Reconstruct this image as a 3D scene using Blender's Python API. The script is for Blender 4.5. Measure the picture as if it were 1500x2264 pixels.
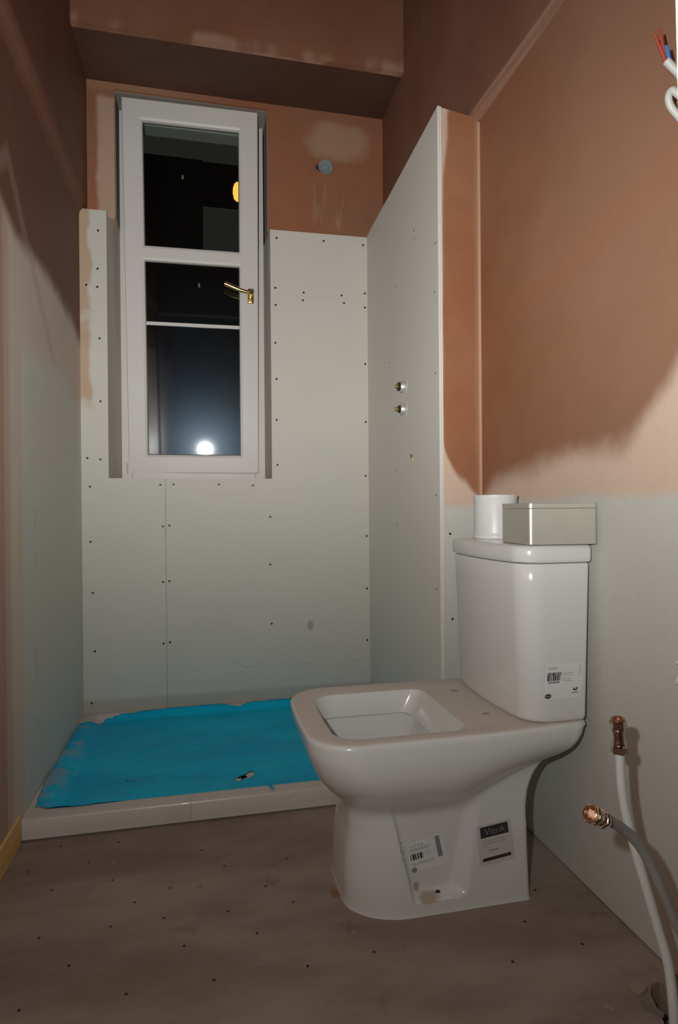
import bpy, bmesh, math, random
from mathutils import Vector, Matrix
random.seed(7)
for o in list(bpy.data.objects):
    bpy.data.objects.remove(o)
SC = bpy.context.scene
COL = SC.collection
PI = math.pi

# ------------------------------------------------------------------ camera, world, lights, exposure
cd = bpy.data.cameras.new('camera')
cam = bpy.data.objects.new('camera', cd); COL.objects.link(cam)
cd.sensor_fit = 'HORIZONTAL'; cd.sensor_width = 36.0; cd.lens = 1335.9 / 1500 * 36.0
cd.clip_start = 0.02
CR = Vector((0.97643, -0.21570, -0.00797)); CDN = Vector((-0.00855, -0.00177, -0.99996)); CF = Vector((0.21568, 0.97646, -0.00357))
mm = Matrix((CR, -CDN, -CF)).transposed().to_4x4()
mm.translation = Vector((0, 0, 0.88))
cam.matrix_world = mm
SC.camera = cam
SC.view_settings.view_transform = 'Standard'; SC.view_settings.look = 'None'
SC.view_settings.exposure = 0.0; SC.view_settings.gamma = 1.0
SC.view_settings.use_curve_mapping = False
SC.cycles.max_bounces = 8; SC.cycles.diffuse_bounces = 4
SC.cycles.sample_clamp_indirect = 4.0; SC.cycles.caustics_reflective = False; SC.cycles.caustics_refractive = False

world = bpy.data.worlds.new('night_sky'); SC.world = world; world.use_nodes = True
bg = world.node_tree.nodes['Background']
bg.inputs['Color'].default_value = (1.0, 1.0, 0.92, 1); bg.inputs['Strength'].default_value = 0.022

FLASH_POS = (-0.13, 0.0, 0.99)
FLASH_POWER = 150
# beam of the flash head: strength against the (elliptical) angle from its axis, in degrees
BEAM_AZ, BEAM_EL, BEAM_FLAT = math.radians(11), math.radians(18), 1.45
BEAM = [(0, 1.0), (18, 1.0), (24, 0.88), (30, 0.72), (36, 0.56), (42, 0.42), (48, 0.32), (54, 0.25), (60, 0.19), (66, 0.155), (78, 0.11), (100, 0.06), (180, 0.03)]
ld = bpy.data.lights.new('camera_flash', 'POINT'); ld.energy = FLASH_POWER; ld.color = (0.965, 1.0, 0.99)
ld.shadow_soft_size = 0.013
ld.use_nodes = True
nt = ld.node_tree
em = nt.nodes['Emission']
tc = nt.nodes.new('ShaderNodeTexCoord')
nrm = nt.nodes.new('ShaderNodeVectorMath'); nrm.operation = 'NORMALIZE'
sx = nt.nodes.new('ShaderNodeSeparateXYZ')
nt.links.new(tc.outputs['Normal'], nrm.inputs[0]); nt.links.new(nrm.outputs[0], sx.inputs[0])
def lm(op, *a):
    n = nt.nodes.new('ShaderNodeMath'); n.operation = op
    for i, x in enumerate(a):
        if isinstance(x, (int, float)): n.inputs[i].default_value = x
        else: nt.links.new(x, n.inputs[i])
    return n.outputs[0]
az = lm('MULTIPLY', lm('SUBTRACT', lm('ARCTAN2', sx.outputs[0], sx.outputs[1]), BEAM_AZ), 0.82)
el = lm('MULTIPLY', lm('SUBTRACT', lm('ARCSINE', sx.outputs[2]), BEAM_EL), BEAM_FLAT)
rr_ = lm('DIVIDE', lm('SQRT', lm('ADD', lm('MULTIPLY', az, az), lm('MULTIPLY', el, el))), PI)
cr = nt.nodes.new('ShaderNodeValToRGB'); cr.color_ramp.interpolation = 'LINEAR'
while len(cr.color_ramp.elements) > 1: cr.color_ramp.elements.remove(cr.color_ramp.elements[-1])
for i, (a, s) in enumerate(BEAM):
    e = cr.color_ramp.elements[0] if i == 0 else cr.color_ramp.elements.new(a / 180)
    e.position = a / 180; e.color = (s, s, s, 1)
nt.links.new(rr_, cr.inputs[0])
nt.links.new(cr.outputs[0], em.inputs['Strength'])
fl = bpy.data.objects.new('camera_flash', ld); COL.objects.link(fl); fl.location = FLASH_POS

# ------------------------------------------------------------------ node helpers
class E:
    """scalar expression that writes Math nodes"""
    def __init__(s, nt, v): s.nt, s.v = nt, v
    def m(s, op, *a, clamp=False):
        n = s.nt.nodes.new('ShaderNodeMath'); n.operation = op; n.use_clamp = clamp
        for i, x in enumerate((s,) + a):
            x = x.v if isinstance(x, E) else x
            if isinstance(x, (int, float)): n.inputs[i].default_value = x
            else: s.nt.links.new(x, n.inputs[i])
        return E(s.nt, n.outputs[0])
    def __add__(s, o): return s.m('ADD', o)
    def __sub__(s, o): return s.m('SUBTRACT', o)
    def __mul__(s, o): return s.m('MULTIPLY', o)
    def __truediv__(s, o): return s.m('DIVIDE', o)
    def max(s, o): return s.m('MAXIMUM', o)
    def min(s, o): return s.m('MINIMUM', o)
    def inv(s): return E(s.nt, 1.0).m('SUBTRACT', s)
    def step(s, a, b):   # smoothstep from a to b
        n = s.nt.nodes.new('ShaderNodeMapRange'); n.interpolation_type = 'SMOOTHSTEP'
        n.inputs['From Min'].default_value = a; n.inputs['From Max'].default_value = b
        s.nt.links.new(s.v, n.inputs['Value']); return E(s.nt, n.outputs['Result'])
    def curve(s, pts, interp='B_SPLINE'):   # piecewise function through (x, y) points
        x0, x1 = pts[0][0], pts[-1][0]
        ys = [p[1] for p in pts]; lo, hi = min(ys), max(ys) + 1e-6
        t = (s - x0) / (x1 - x0)
        r = s.nt.nodes.new('ShaderNodeValToRGB'); r.color_ramp.interpolation = interp
        while len(r.color_ramp.elements) > 1: r.color_ramp.elements.remove(r.color_ramp.elements[-1])
        for i, (x, y) in enumerate(pts):
            p = (x - x0) / (x1 - x0); g = (y - lo) / (hi - lo)
            e = r.color_ramp.elements[0] if i == 0 else r.color_ramp.elements.new(p)
            e.position = p; e.color = (g, g, g, 1)
        s.nt.links.new(t.v, r.inputs[0])
        sp = s.nt.nodes.new('ShaderNodeSeparateColor'); s.nt.links.new(r.outputs[0], sp.inputs[0])
        return E(s.nt, sp.outputs[0]) * (hi - lo) + lo

class M:
    def __init__(s, name, rough=0.6, metallic=0.0, coat=0.0, spec=0.5):
        s.mat = bpy.data.materials.new(name); s.mat.use_nodes = True
        s.nt = s.mat.node_tree; s.b = s.nt.nodes['Principled BSDF']
        s.b.inputs['Roughness'].default_value = rough; s.b.inputs['Metallic'].default_value = metallic
        s.b.inputs['Coat Weight'].default_value = coat; s.b.inputs['Coat Roughness'].default_value = 0.05
        s.b.inputs['Specular IOR Level'].default_value = spec
        g = s.nt.nodes.new('ShaderNodeNewGeometry'); s.pos = g.outputs['Position']
        sp = s.nt.nodes.new('ShaderNodeSeparateXYZ'); s.nt.links.new(s.pos, sp.inputs[0])
        s.x, s.y, s.z = (E(s.nt, sp.outputs[i]) for i in range(3))
    def noise(s, scale, detail=4, rough=0.5, sx=1, sy=1, sz=1, off=0.0, dist=0.0):
        mp = s.nt.nodes.new('ShaderNodeMapping'); mp.inputs['Scale'].default_value = (sx, sy, sz)
        mp.inputs['Location'].default_value = (off, off * 1.7, off * 0.6)
        s.nt.links.new(s.pos, mp.inputs[0])
        n = s.nt.nodes.new('ShaderNodeTexNoise'); n.inputs['Scale'].default_value = scale
        n.inputs['Detail'].default_value = detail; n.inputs['Roughness'].default_value = rough
        n.inputs['Distortion'].default_value = dist
        s.nt.links.new(mp.outputs[0], n.inputs[0]); return E(s.nt, n.outputs[0])
    def mix(s, f, a, b):
        n = s.nt.nodes.new('ShaderNodeMix'); n.data_type = 'RGBA'
        if isinstance(f, E): s.nt.links.new(f.v, n.inputs[0])
        else: n.inputs[0].default_value = f
        for i, c in ((6, a), (7, b)):
            if isinstance(c, tuple): n.inputs[i].default_value = (*c, 1)
            else: s.nt.links.new(c, n.inputs[i])
        return n.outputs[2]
    def mul(s, c, f):   # colour times scalar
        n = s.nt.nodes.new('ShaderNodeVectorMath'); n.operation = 'SCALE'
        if isinstance(c, tuple): n.inputs[0].default_value = c
        else: s.nt.links.new(c, n.inputs[0])
        s.nt.links.new(f.v, n.inputs['Scale']); return n.outputs[0]
    def color(s, c):
        if isinstance(c, tuple): s.b.inputs['Base Color'].default_value = (*c, 1)
        else: s.nt.links.new(c, s.b.inputs['Base Color'])
        return s
    def rough(s, f): s.nt.links.new(f.v, s.b.inputs['Roughness']); return s
    def bump(s, f, strength=0.2, dist=0.01):
        n = s.nt.nodes.new('ShaderNodeBump'); n.inputs['Strength'].default_value = strength
        n.inputs['Distance'].default_value = dist
        s.nt.links.new(f.v, n.inputs['Height']); s.nt.links.new(n.outputs[0], s.b.inputs['Normal']); return s
def simple(name, c, rough=0.5, metallic=0.0, coat=0.0, var=0.06, scale=30, spec=0.5):
    m = M(name, rough, metallic, coat, spec)
    m.color(m.mul(c, m.noise(scale) * (2 * var) + (1 - var)))
    return m.mat

# ------------------------------------------------------------------ mesh helpers
def tag(o, label=None, cat=None, group=None, kind=None):
    if label: o['label'] = label
    if cat: o['category'] = cat
    if group: o['group'] = group
    if kind: o['kind'] = kind
    return o
def empty(name, loc=(0, 0, 0)):
    o = bpy.data.objects.new(name, None); COL.objects.link(o); o.location = loc; o.empty_display_size = 0.05
    return o
def obj(name, bm, mats, parent=None, smooth=False, kind=None, label=None):
    me = bpy.data.meshes.new(name)
    bmesh.ops.recalc_face_normals(bm, faces=bm.faces)
    if smooth:
        for f in bm.faces: f.smooth = True
    bm.to_mesh(me); bm.free()
    if not isinstance(mats, (list, tuple)): mats = [mats]
    for m in mats: me.materials.append(m)
    o = bpy.data.objects.new(name, me); COL.objects.link(o)
    if smooth:
        me.set_sharp_from_angle(angle=math.radians(40))
    if parent:
        o.parent = parent
        o.matrix_parent_inverse = Matrix.Translation(-Vector(world_loc(parent)))
    if kind: o['kind'] = kind
    if label: o['label'] = label
    return o
def world_loc(o):
    v = Vector(o.location)
    if o.parent: v = v + Vector(o.matrix_parent_inverse.translation) + Vector(world_loc(o.parent))
    return v
def base(o, at):
    """give a top-level mesh its origin at the point where it stands"""
    o.data.transform(Matrix.Translation(-Vector(at))); o.location = at; return o
def box(bm, a, b, bevel=0.0, seg=2, M4=None, mi=0):
    vs = [bm.verts.new((x, y, z)) for x in (a[0], b[0]) for y in (a[1], b[1]) for z in (a[2], b[2])]
    if M4:
        for v in vs: v.co = M4 @ v.co
    fs = [bm.faces.new([vs[i] for i in q]) for q in ((0, 1, 3, 2), (4, 6, 7, 5), (0, 4, 5, 1), (2, 3, 7, 6), (0, 2, 6, 4), (1, 5, 7, 3))]
    for f in fs: f.material_index = mi
    if bevel:
        es = list({e for f in fs for e in f.edges})
        bmesh.ops.bevel(bm, geom=es, offset=bevel, segments=seg, affect='EDGES', profile=0.5)
    return vs
def prism(bm, pts, z0, z1, axis='z', mi=0):
    """polygon extruded along an axis; pts are (x,y) for z, (x,z) for y, (y,z) for x"""
    def P(p, h):
        return {'z': (p[0], p[1], h), 'y': (p[0], h, p[1]), 'x': (h, p[0], p[1])}[axis]
    A = [bm.verts.new(P(p, z0)) for p in pts]; B = [bm.verts.new(P(p, z1)) for p in pts]
    n = len(pts); fs = [bm.faces.new(A), bm.faces.new(B)]
    for i in range(n): fs.append(bm.faces.new((A[i], A[(i + 1) % n], B[(i + 1) % n], B[i])))
    for f in fs: f.material_index = mi; f.normal_update()
    bmesh.ops.triangulate(bm, faces=fs[:2], ngon_method='EAR_CLIP')
    return A + B
def loft(bm, loops, close_start=True, close_end=True, mi=0):
    L = [[bm.verts.new(p) for p in lp] for lp in loops]; n = len(L[0])
    for a, b in zip(L, L[1:]):
        for i in range(n):
            bm.faces.new((a[i], a[(i + 1) % n], b[(i + 1) % n], b[i])).material_index = mi
    for flag, lp in ((close_start, L[0]), (close_end, L[-1])):
        if flag:
            c = Vector((0, 0, 0))
            for v in lp: c += v.co
            cv = bm.verts.new(c / n)
            for i in range(n): bm.faces.new((lp[i], lp[(i + 1) % n], cv)).material_index = mi
    return L
def frame_of(d):
    d = Vector(d).normalized(); up = Vector((0, 0, 1)) if abs(d.z) < 0.9 else Vector((1, 0, 0))
    u = d.cross(up).normalized(); return d, u, u.cross(d).normalized()
def lathe(bm, origin, axis, prof, n=32, mi=0, phase=0.0, caps=(True, True)):
    """profile of (distance along axis, radius)"""
    d, u, v = frame_of(axis); o = Vector(origin)
    loops = [[o + d * t + (u * math.cos(phase + 2 * PI * i / n) + v * math.sin(phase + 2 * PI * i / n)) * r for i in range(n)] for t, r in prof]
    return loft(bm, loops, caps[0], caps[1], mi)
def catmull(pts, k=8):
    P = [Vector(p) for p in pts]; P = [P[0] * 2 - P[1]] + P + [P[-1] * 2 - P[-2]]; out = []
    for i in range(1, len(P) - 2):
        for j in range(k):
            t = j / k; a, b, c, d = P[i - 1:i + 3]
            out.append(0.5 * ((2 * b) + (c - a) * t + (2 * a - 5 * b + 4 * c - d) * t * t + (3 * b - a - 3 * c + d) * t ** 3))
    out.append(P[-2]); return out
def tube(bm, pts, r, n=16, k=8, mi=0):
    P = catmull(pts, k) if k else [Vector(p) for p in pts]
    d = (P[1] - P[0]).normalized(); _, u, v = frame_of(d); loops = []
    for i, p in enumerate(P):
        nd = (P[min(i + 1, len(P) - 1)] - P[max(i - 1, 0)]).normalized()
        q = d.rotation_difference(nd); u = q @ u; v = q @ v; d = nd
        rr = r(i / (len(P) - 1)) if callable(r) else r
        loops.append([p + (u * math.cos(2 * PI * a / n) + v * math.sin(2 * PI * a / n)) * rr for a in range(n)])
    return loft(bm, loops, mi=mi)
def grid(bm, fn, nu, nv, mi=0):
    V = [[bm.verts.new(fn(i / nu, j / nv)) for j in range(nv + 1)] for i in range(nu + 1)]
    for i in range(nu):
        for j in range(nv): bm.faces.new((V[i][j], V[i + 1][j], V[i + 1][j + 1], V[i][j + 1])).material_index = mi
    return V
def sst(t, a=0.0, b=1.0):
    t = min(1, max(0, (t - a) / (b - a))); return t * t * (3 - 2 * t)
def lerp(tab, x):
    if x <= tab[0][0]: return tab[0][1]
    for (a, p), (b, q) in zip(tab, tab[1:]):
        if x <= b: return p + (q - p) * (x - a) / (b - a)
    return tab[-1][1]
def smoothlerp(tab, x):
    """monotone-ish smooth interpolation through a table"""
    n = len(tab)
    if x <= tab[0][0]: return tab[0][1]
    if x >= tab[-1][0]: return tab[-1][1]
    for i in range(n - 1):
        if x <= tab[i + 1][0]: break
    x0, y0 = tab[i]; x1, y1 = tab[i + 1]; h = x1 - x0
    s = (y1 - y0) / h
    sl = (y0 - tab[i - 1][1]) / (x0 - tab[i - 1][0]) if i > 0 else s
    sr = (tab[i + 2][1] - y1) / (tab[i + 2][0] - x1) if i + 2 < n else s
    m0 = 0 if sl * s <= 0 else 2 * sl * s / (sl + s); m1 = 0 if sr * s <= 0 else 2 * sr * s / (sr + s)
    t = (x - x0) / h
    return (2 * t**3 - 3 * t * t + 1) * y0 + (t**3 - 2 * t * t + t) * h * m0 + (-2 * t**3 + 3 * t * t) * y1 + (t**3 - t * t) * h * m1

# ------------------------------------------------------------------ materials
BOARD = (0.63, 0.60, 0.535)
def plaster(name, wet, mid, masks=None, edge=None):
    """skimmed gypsum plaster: dark pink-brown where damp, pale pink where dry; masks(m) -> (dry, bare)"""
    m = M(name, 0.62, spec=0.3)
    n1 = m.noise(2.2, 5, 0.55); n2 = m.noise(9, 6, 0.6, off=3.0); n3 = m.noise(55, 3, 0.5)
    c = m.mix(n1.step(0.36, 0.66), wet, mid)
    c = m.mul(c, n2 * 0.26 + 0.87)
    if masks:
        for f, colr in masks(m, n1, n2): c = m.mix(f, c, colr)
    c = m.mul(c, n3 * 0.10 + 0.95)
    m.color(c)
    m.bump(m.noise(6, 3, 0.5, off=9) * 0.7 + n2 * 0.3, 0.12, 0.01)
    return m.mat
WET = (0.33, 0.130, 0.066); MID = (0.37, 0.180, 0.105); PALE = (0.64, 0.475, 0.37); GREY = (0.57, 0.565, 0.52)
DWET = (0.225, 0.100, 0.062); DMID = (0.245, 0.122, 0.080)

def mk_right(m, n1, n2):
    w = (n2 - 0.5) * 0.07 + (n1 - 0.5) * 0.06
    hb = m.y.curve([(0.5, 1.32), (0.957, 1.124), (1.027, 1.077), (1.092, 1.015), (1.15, 0.995), (1.318, 1.01), (1.535, 0.978), (1.669, 0.965), (1.729, 0.94), (1.78, 0.86)])
    d = m.z - hb + w
    dry = d.step(-0.040, 0.045).inv()
    g = (m.z - 0.902 + w * 0.35).step(-0.012, 0.020).inv()
    sheen = ((m.z * 1.0 - m.y * -0.35) - 1.62 + w * 2).step(-0.25, 0.15)
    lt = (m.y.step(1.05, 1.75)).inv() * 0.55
    st = ((m.z + m.y * 0.14 - 1.655 + w * 1.2).m('ABSOLUTE')).step(0.015, 0.07).inv() * 0.35
    high = m.z.step(1.5, 1.95) * 0.35
    return [(lt, (0.255, 0.150, 0.102)), (st, WET), (dry, PALE), (g, GREY), ((m.noise(3.5, 3, off=20).step(0.55, 0.75)) * g * 0.25, (0.62, 0.54, 0.46))]
def mk_ret(m, n1, n2):
    w = (n2 - 0.5) * 0.05
    hb = m.x.curve([(0.715, 1.20), (0.732, 1.06), (0.77, 0.975), (0.80, 0.962), (0.818, 0.945), (0.84, 0.915), (0.86, 0.90)])
    dry = (m.z - hb + w).step(-0.012, 0.02).inv()
    ed = (m.x - 0.722 - (n1 - 0.35) * 0.035 + (m.z - 1.9).step(0.0, 0.2) * -0.02).step(-0.004, 0.010).inv() * 0.85
    top = ((m.x - 0.715) * 1.3 + (2.10 - m.z.v if False else (m.z * -1.0 + 2.12)) - 0.045 + w).step(-0.02, 0.02).inv()
    g = (m.z - 0.888 + w * 0.3).step(-0.010, 0.015).inv()
    corner = m.x.step(0.835, 0.845) * 0.35
    return [(corner, (0.42, 0.235, 0.15)), (ed, PALE), (top, PALE), (dry, PALE), (g, GREY)]
def mk_back(m, n1, n2):
    w = (n2 - 0.5)
    lft = (m.x + 0.425 - w * 0.03).step(-0.010, 0.012) * m.x.step(-0.30, -0.28).inv() * (m.z - 2.60 + w * 0.05).step(-0.015, 0.015).inv()
    px = (m.x - 0.60) / 0.15; pz = (m.z - 2.53) / 0.085
    patch = (px * px + pz * pz + w * 2.2).step(0.35, 1.5).inv() * 0.62
    dx = (m.x - 0.56).m('ABSOLUTE').step(0.02, 0.12).inv()
    drip = dx * (m.noise(14, 3, sx=2.0, sz=0.25, off=5).step(0.50, 0.62)) * m.z.step(2.30, 2.36).inv() * m.z.step(2.12, 2.16) * 0.6
    top = (m.z - 2.60).step(0, 0.05) * m.x.step(-0.25, 0.15).inv() * 0.45
    return [(lft, (0.50, 0.33, 0.235)), (top, (0.48, 0.26, 0.15)), (patch, (0.47, 0.30, 0.20)), (drip, (0.44, 0.26, 0.165))]
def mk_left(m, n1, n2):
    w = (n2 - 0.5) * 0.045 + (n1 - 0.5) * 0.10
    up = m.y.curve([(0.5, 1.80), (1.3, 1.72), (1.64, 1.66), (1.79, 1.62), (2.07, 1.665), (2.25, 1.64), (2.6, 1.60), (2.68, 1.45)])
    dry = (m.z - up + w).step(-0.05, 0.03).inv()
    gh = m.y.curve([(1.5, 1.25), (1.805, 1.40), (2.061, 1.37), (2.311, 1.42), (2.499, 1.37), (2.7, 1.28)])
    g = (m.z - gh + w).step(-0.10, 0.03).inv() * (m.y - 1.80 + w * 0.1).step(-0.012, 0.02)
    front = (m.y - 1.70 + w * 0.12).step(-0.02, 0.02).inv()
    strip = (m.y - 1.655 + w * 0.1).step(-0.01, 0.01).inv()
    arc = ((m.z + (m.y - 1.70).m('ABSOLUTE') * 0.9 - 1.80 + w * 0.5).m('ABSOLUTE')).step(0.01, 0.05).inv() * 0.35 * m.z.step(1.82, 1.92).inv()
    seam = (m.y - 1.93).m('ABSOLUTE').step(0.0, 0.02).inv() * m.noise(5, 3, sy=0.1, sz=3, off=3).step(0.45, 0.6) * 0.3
    return [(dry, (0.64, 0.52, 0.44)), (arc, (0.42, 0.30, 0.235)), (g, (0.62, 0.605, 0.54)), (front * dry * 0.6, (0.46, 0.30, 0.22)), (strip * dry * 0.55, (0.36, 0.19, 0.12)), (seam * g, (0.45, 0.36, 0.29))]  # grey area's colour lifted to make up for weak flash on this wall
MAT = {}
MAT['right'] = plaster('plaster_right_wall', (0.30, 0.128, 0.066), (0.325, 0.155, 0.086), mk_right)
MAT['return'] = plaster('plaster_return', (0.31, 0.122, 0.058), (0.33, 0.150, 0.080), mk_ret)
MAT['back'] = plaster('plaster_back_wall', WET, (0.30, 0.14, 0.08), mk_back)
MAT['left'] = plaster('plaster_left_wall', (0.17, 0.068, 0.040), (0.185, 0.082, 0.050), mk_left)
MAT['upper'] = plaster('plaster_upper_wall', DWET, DMID)
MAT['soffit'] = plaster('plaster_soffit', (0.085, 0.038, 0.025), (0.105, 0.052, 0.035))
def mk_head(m, n1, n2):
    e = (m.z - 2.675 + (n2 - 0.5) * 0.05).step(-0.01, 0.03).inv() * (m.noise(7, 3, sz=0.3, off=2).step(0.45, 0.62)) * 0.7
    return [(e, (0.47, 0.29, 0.20))]
MAT['head'] = plaster('plaster_bulkhead', (0.25, 0.105, 0.055), (0.29, 0.135, 0.080), mk_head)

def board_mat(name, extra=None):
    m = M(name, 0.75, spec=0.2)
    n = m.noise(3, 5, 0.6, off=4); f = m.noise(140, 2)
    c = m.mix(n.step(0.3, 0.7), BOARD, (0.655, 0.62, 0.55))
    c = m.mix(m.noise(18, 5, 0.6, off=8).step(0.62, 0.8) * 0.12, c, (0.42, 0.38, 0.33))
    if extra:
        for fm, colr in extra(m, n): c = m.mix(fm, c, colr)
    m.color(m.mul(c, f * 0.06 + 0.97)); return m.mat
def mk_board_back(m, n):
    # plaster smeared on the left edge, a brown daub and pencil loops drawn low on the sheets
    w = (m.noise(9, 4, off=1) - 0.5)
    le = (m.x + 0.452 + w * -0.06 + (m.z - 1.2).m('ABSOLUTE') * 0.0).step(-0.008, 0.010).inv() * (m.z - 1.28 + w * 0.2).step(-0.05, 0.08)
    le = le * m.noise(4, 3, sz=1.2, off=6).step(0.36, 0.50) * 0.8
    cx = (m.x - 0.445) * 60; cz = (m.z - 0.375) * 38
    daub = (cx * cx + cz * cz).step(0.4, 1.0).inv() * 0.6
    wave = (m.x * 26).m('SINE') * 0.028 + 0.235 + (m.noise(6, 2, off=12) - 0.5) * 0.04
    pen = (m.z - wave).m('ABSOLUTE').step(0.0006, 0.0022).inv() * m.x.step(-0.10, 0.0) * m.noise(9, 2, off=2).step(0.40, 0.6) * 0.55
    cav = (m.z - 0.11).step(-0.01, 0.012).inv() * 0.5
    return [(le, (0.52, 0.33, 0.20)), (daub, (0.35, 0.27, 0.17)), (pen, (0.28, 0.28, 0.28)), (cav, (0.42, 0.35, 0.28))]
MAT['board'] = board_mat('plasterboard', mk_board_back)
MAT['board2'] = board_mat('plasterboard_side', lambda m, n: [(E(m.nt, 1.0).m('MULTIPLY', 1.0), (0.71, 0.685, 0.62))])  # same board, colour lightened to stand in for stronger flash on this side
MAT['edge'] = simple('board_paper_edge', (0.72, 0.66, 0.60), 0.8)
MAT['reveal'] = simple('reveal_lining', (0.52, 0.485, 0.43), 0.8)
MAT['screw'] = simple('black_screw', (0.05, 0.045, 0.04), 0.45, 0.6)
MAT['upvc'] = simple('white_upvc', (0.68, 0.645, 0.605), 0.42, var=0.03, scale=6, spec=0.3)
MAT['gasket'] = simple('grey_gasket', (0.10, 0.10, 0.09), 0.6)
MAT['brass'] = simple('polished_brass', (0.83, 0.58, 0.20), 0.2, 1.0)
MAT['chrome'] = simple('chrome_sleeve', (0.70, 0.70, 0.67), 0.42, 0.7)
MAT['nickel'] = simple('coupling_brass', (0.55, 0.45, 0.35), 0.16, 1.0, scale=80, var=0.15)
MAT['copper'] = simple('copper_bore', (0.50, 0.26, 0.15), 0.35, 0.9)
MAT['pipe_white'] = simple('white_barrier_pipe', (0.62, 0.62, 0.60), 0.4)
MAT['pipe_grey'] = simple('grey_barrier_pipe', (0.33, 0.31, 0.29), 0.45)
MAT['plastic'] = simple('white_plastic', (0.70, 0.695, 0.675), 0.35)
MAT['black'] = simple('black_rubber', (0.02, 0.018, 0.016), 0.5)
def ceramic():
    m = M('glazed_ceramic', 0.16, coat=0.3)
    n = m.noise(4, 3)
    m.color(m.mul((0.67, 0.665, 0.645), n * 0.05 + 0.975)); return m.mat
MAT['ceramic'] = ceramic()
def dusty():
    m = M('glazed_ceramic_bowl', 0.18, coat=0.25)
    n = m.noise(5, 4)
    g = m.nt.nodes.new('ShaderNodeNewGeometry'); sp = m.nt.nodes.new('ShaderNodeSeparateXYZ'); m.nt.links.new(g.outputs['Normal'], sp.inputs[0])
    up = E(m.nt, sp.outputs[2]).step(0.80, 0.97) * m.z.step(0.385, 0.40)      # plaster dust settled on the flat rim
    c = m.mix(up * 0.75, (0.67, 0.665, 0.645), (0.60, 0.50, 0.435))
    # plaster slurry dried in the foot of the recess
    dx = (m.x - 0.470) * 34; dz = (m.z - 0.031) * 110; ex = (m.x - 0.449) * 120; ez = (m.z - 0.046) * 75
    wn = (m.noise(60, 3) - 0.5) * 1.6
    st = (dx * dx + dz * dz + wn).step(0.1, 1.1).inv().max((ex * ex + ez * ez + wn).step(0.1, 1.1).inv()) * m.y.step(1.30, 1.34).inv()
    c = m.mix(st * 0.7, c, (0.36, 0.23, 0.13))
    m.color(m.mul(c, n * 0.06 + 0.97))
    m.rough(up * 0.35 + 0.18); return m.mat
MAT['bowl'] = dusty()
def tray_mat():
    m = M('acrylic_tray', 0.3, coat=0.1); n = m.noise(7, 4, off=3); n2 = m.noise(30, 4, off=1)
    c = m.mix(n.step(0.45, 0.75) * 0.5, (0.66, 0.60, 0.56), (0.54, 0.46, 0.40))
    c = m.mix(n2.step(0.66, 0.74) * 0.35, c, (0.36, 0.28, 0.22))
    cr_ = (m.x + 0.048 + (m.noise(25, 2) - 0.5) * 0.01).m('ABSOLUTE').step(0.001, 0.003).inv() * m.y.step(1.77, 1.80).inv() * 0.3
    m.color(m.mix(cr_, c, (0.30, 0.20, 0.16))); return m.mat
MAT['tray'] = tray_mat()
def film_mat():
    m = M('blue_protective_film', 0.45, spec=0.15)
    n = m.noise(3.0, 5, 0.6, sy=2.4, off=2); n2 = m.noise(26, 5, 0.7)
    c = m.mix(n.step(0.35, 0.68), (0.0, 0.47, 0.80), (0.002, 0.60, 0.92))
    dust = n2.step(0.55, 0.8) * m.x.step(-0.25, 0.15).inv() * 0.3
    c = m.mix(dust, c, (0.30, 0.38, 0.40))
    # a short row of faint printed marks
    row = (m.y - 1.975 - (m.x + 0.3) * 0.12).m('ABSOLUTE').step(0.007, 0.013).inv() * m.x.step(-0.31, -0.30) * m.x.step(-0.165, -0.155).inv()
    ticks = m.noise(90, 2, off=3).step(0.50, 0.58)
    c = m.mix(row * ticks * 0.75, c, (0.02, 0.03, 0.04))
    edge = m.x.step(-0.47, -0.40).inv() * m.noise(22, 4, off=5).step(0.45, 0.62) * 0.6
    c = m.mix(edge, c, (0.42, 0.40, 0.36))
    m.color(c); m.bump(n, 0.6, 0.012); return m.mat
MAT['film'] = film_mat()
def floor_mat():
    m = M('dusty_floor_board', 0.8, spec=0.15)
    n = m.noise(2.6, 6, 0.62, sx=0.8, sy=2.2, off=1); n2 = m.noise(15, 6, 0.7, off=6); n3 = m.noise(120, 3, off=2)
    c = m.mix(n.step(0.32, 0.70), (0.27, 0.20, 0.165), (0.40, 0.325, 0.28))
    c = m.mix(n2.step(0.52, 0.78) * 0.35, c, (0.34, 0.28, 0.235))
    c = m.mix(m.noise(9, 4, 0.6, off=15).step(0.60, 0.78) * 0.45, c, (0.15, 0.085, 0.058))
    v = m.nt.nodes.new('ShaderNodeTexVoronoi'); v.inputs['Scale'].default_value = 26; m.nt.links.new(m.pos, v.inputs['Vector'])
    sp = (E(m.nt, v.outputs['Distance']) + (n2 - 0.5) * 0.25).step(0.04, 0.16).inv() * m.noise(4, 3, off=30).step(0.50, 0.66) * 0.55
    c = m.mix(sp, c, (0.46, 0.38, 0.33))
    rust = [(0.283, 1.355, 0.013, 0.020), (-0.088, 1.462, 0.006, 0.008), (-0.02, 1.45, 0.007, 0.003), (0.158, 1.50, 0.008, 0.004)]
    for (a, b, ra, rb) in rust:
        ex = (m.x - a) / ra; ey = (m.y - b) / rb
        c = m.mix((ex * ex + ey * ey + (n3 - 0.5) * 1.5).step(0.3, 1.3).inv() * 0.7, c, (0.26, 0.12, 0.05))
    m.color(m.mul(c, n3 * 0.10 + 0.95)); m.bump(n2, 0.25, 0.004); return m.mat
MAT['floor'] = floor_mat()
def wood(name, a, b, axis='y'):
    m = M(name, 0.6); s = {'y': (14, 0.8, 14), 'z': (14, 14, 0.8)}[axis]
    n = m.noise(4, 5, 0.6, sx=s[0], sy=s[1], sz=s[2], dist=0.6)
    m.color(m.mix(n.step(0.35, 0.65), a, b)); return m.mat
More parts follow.
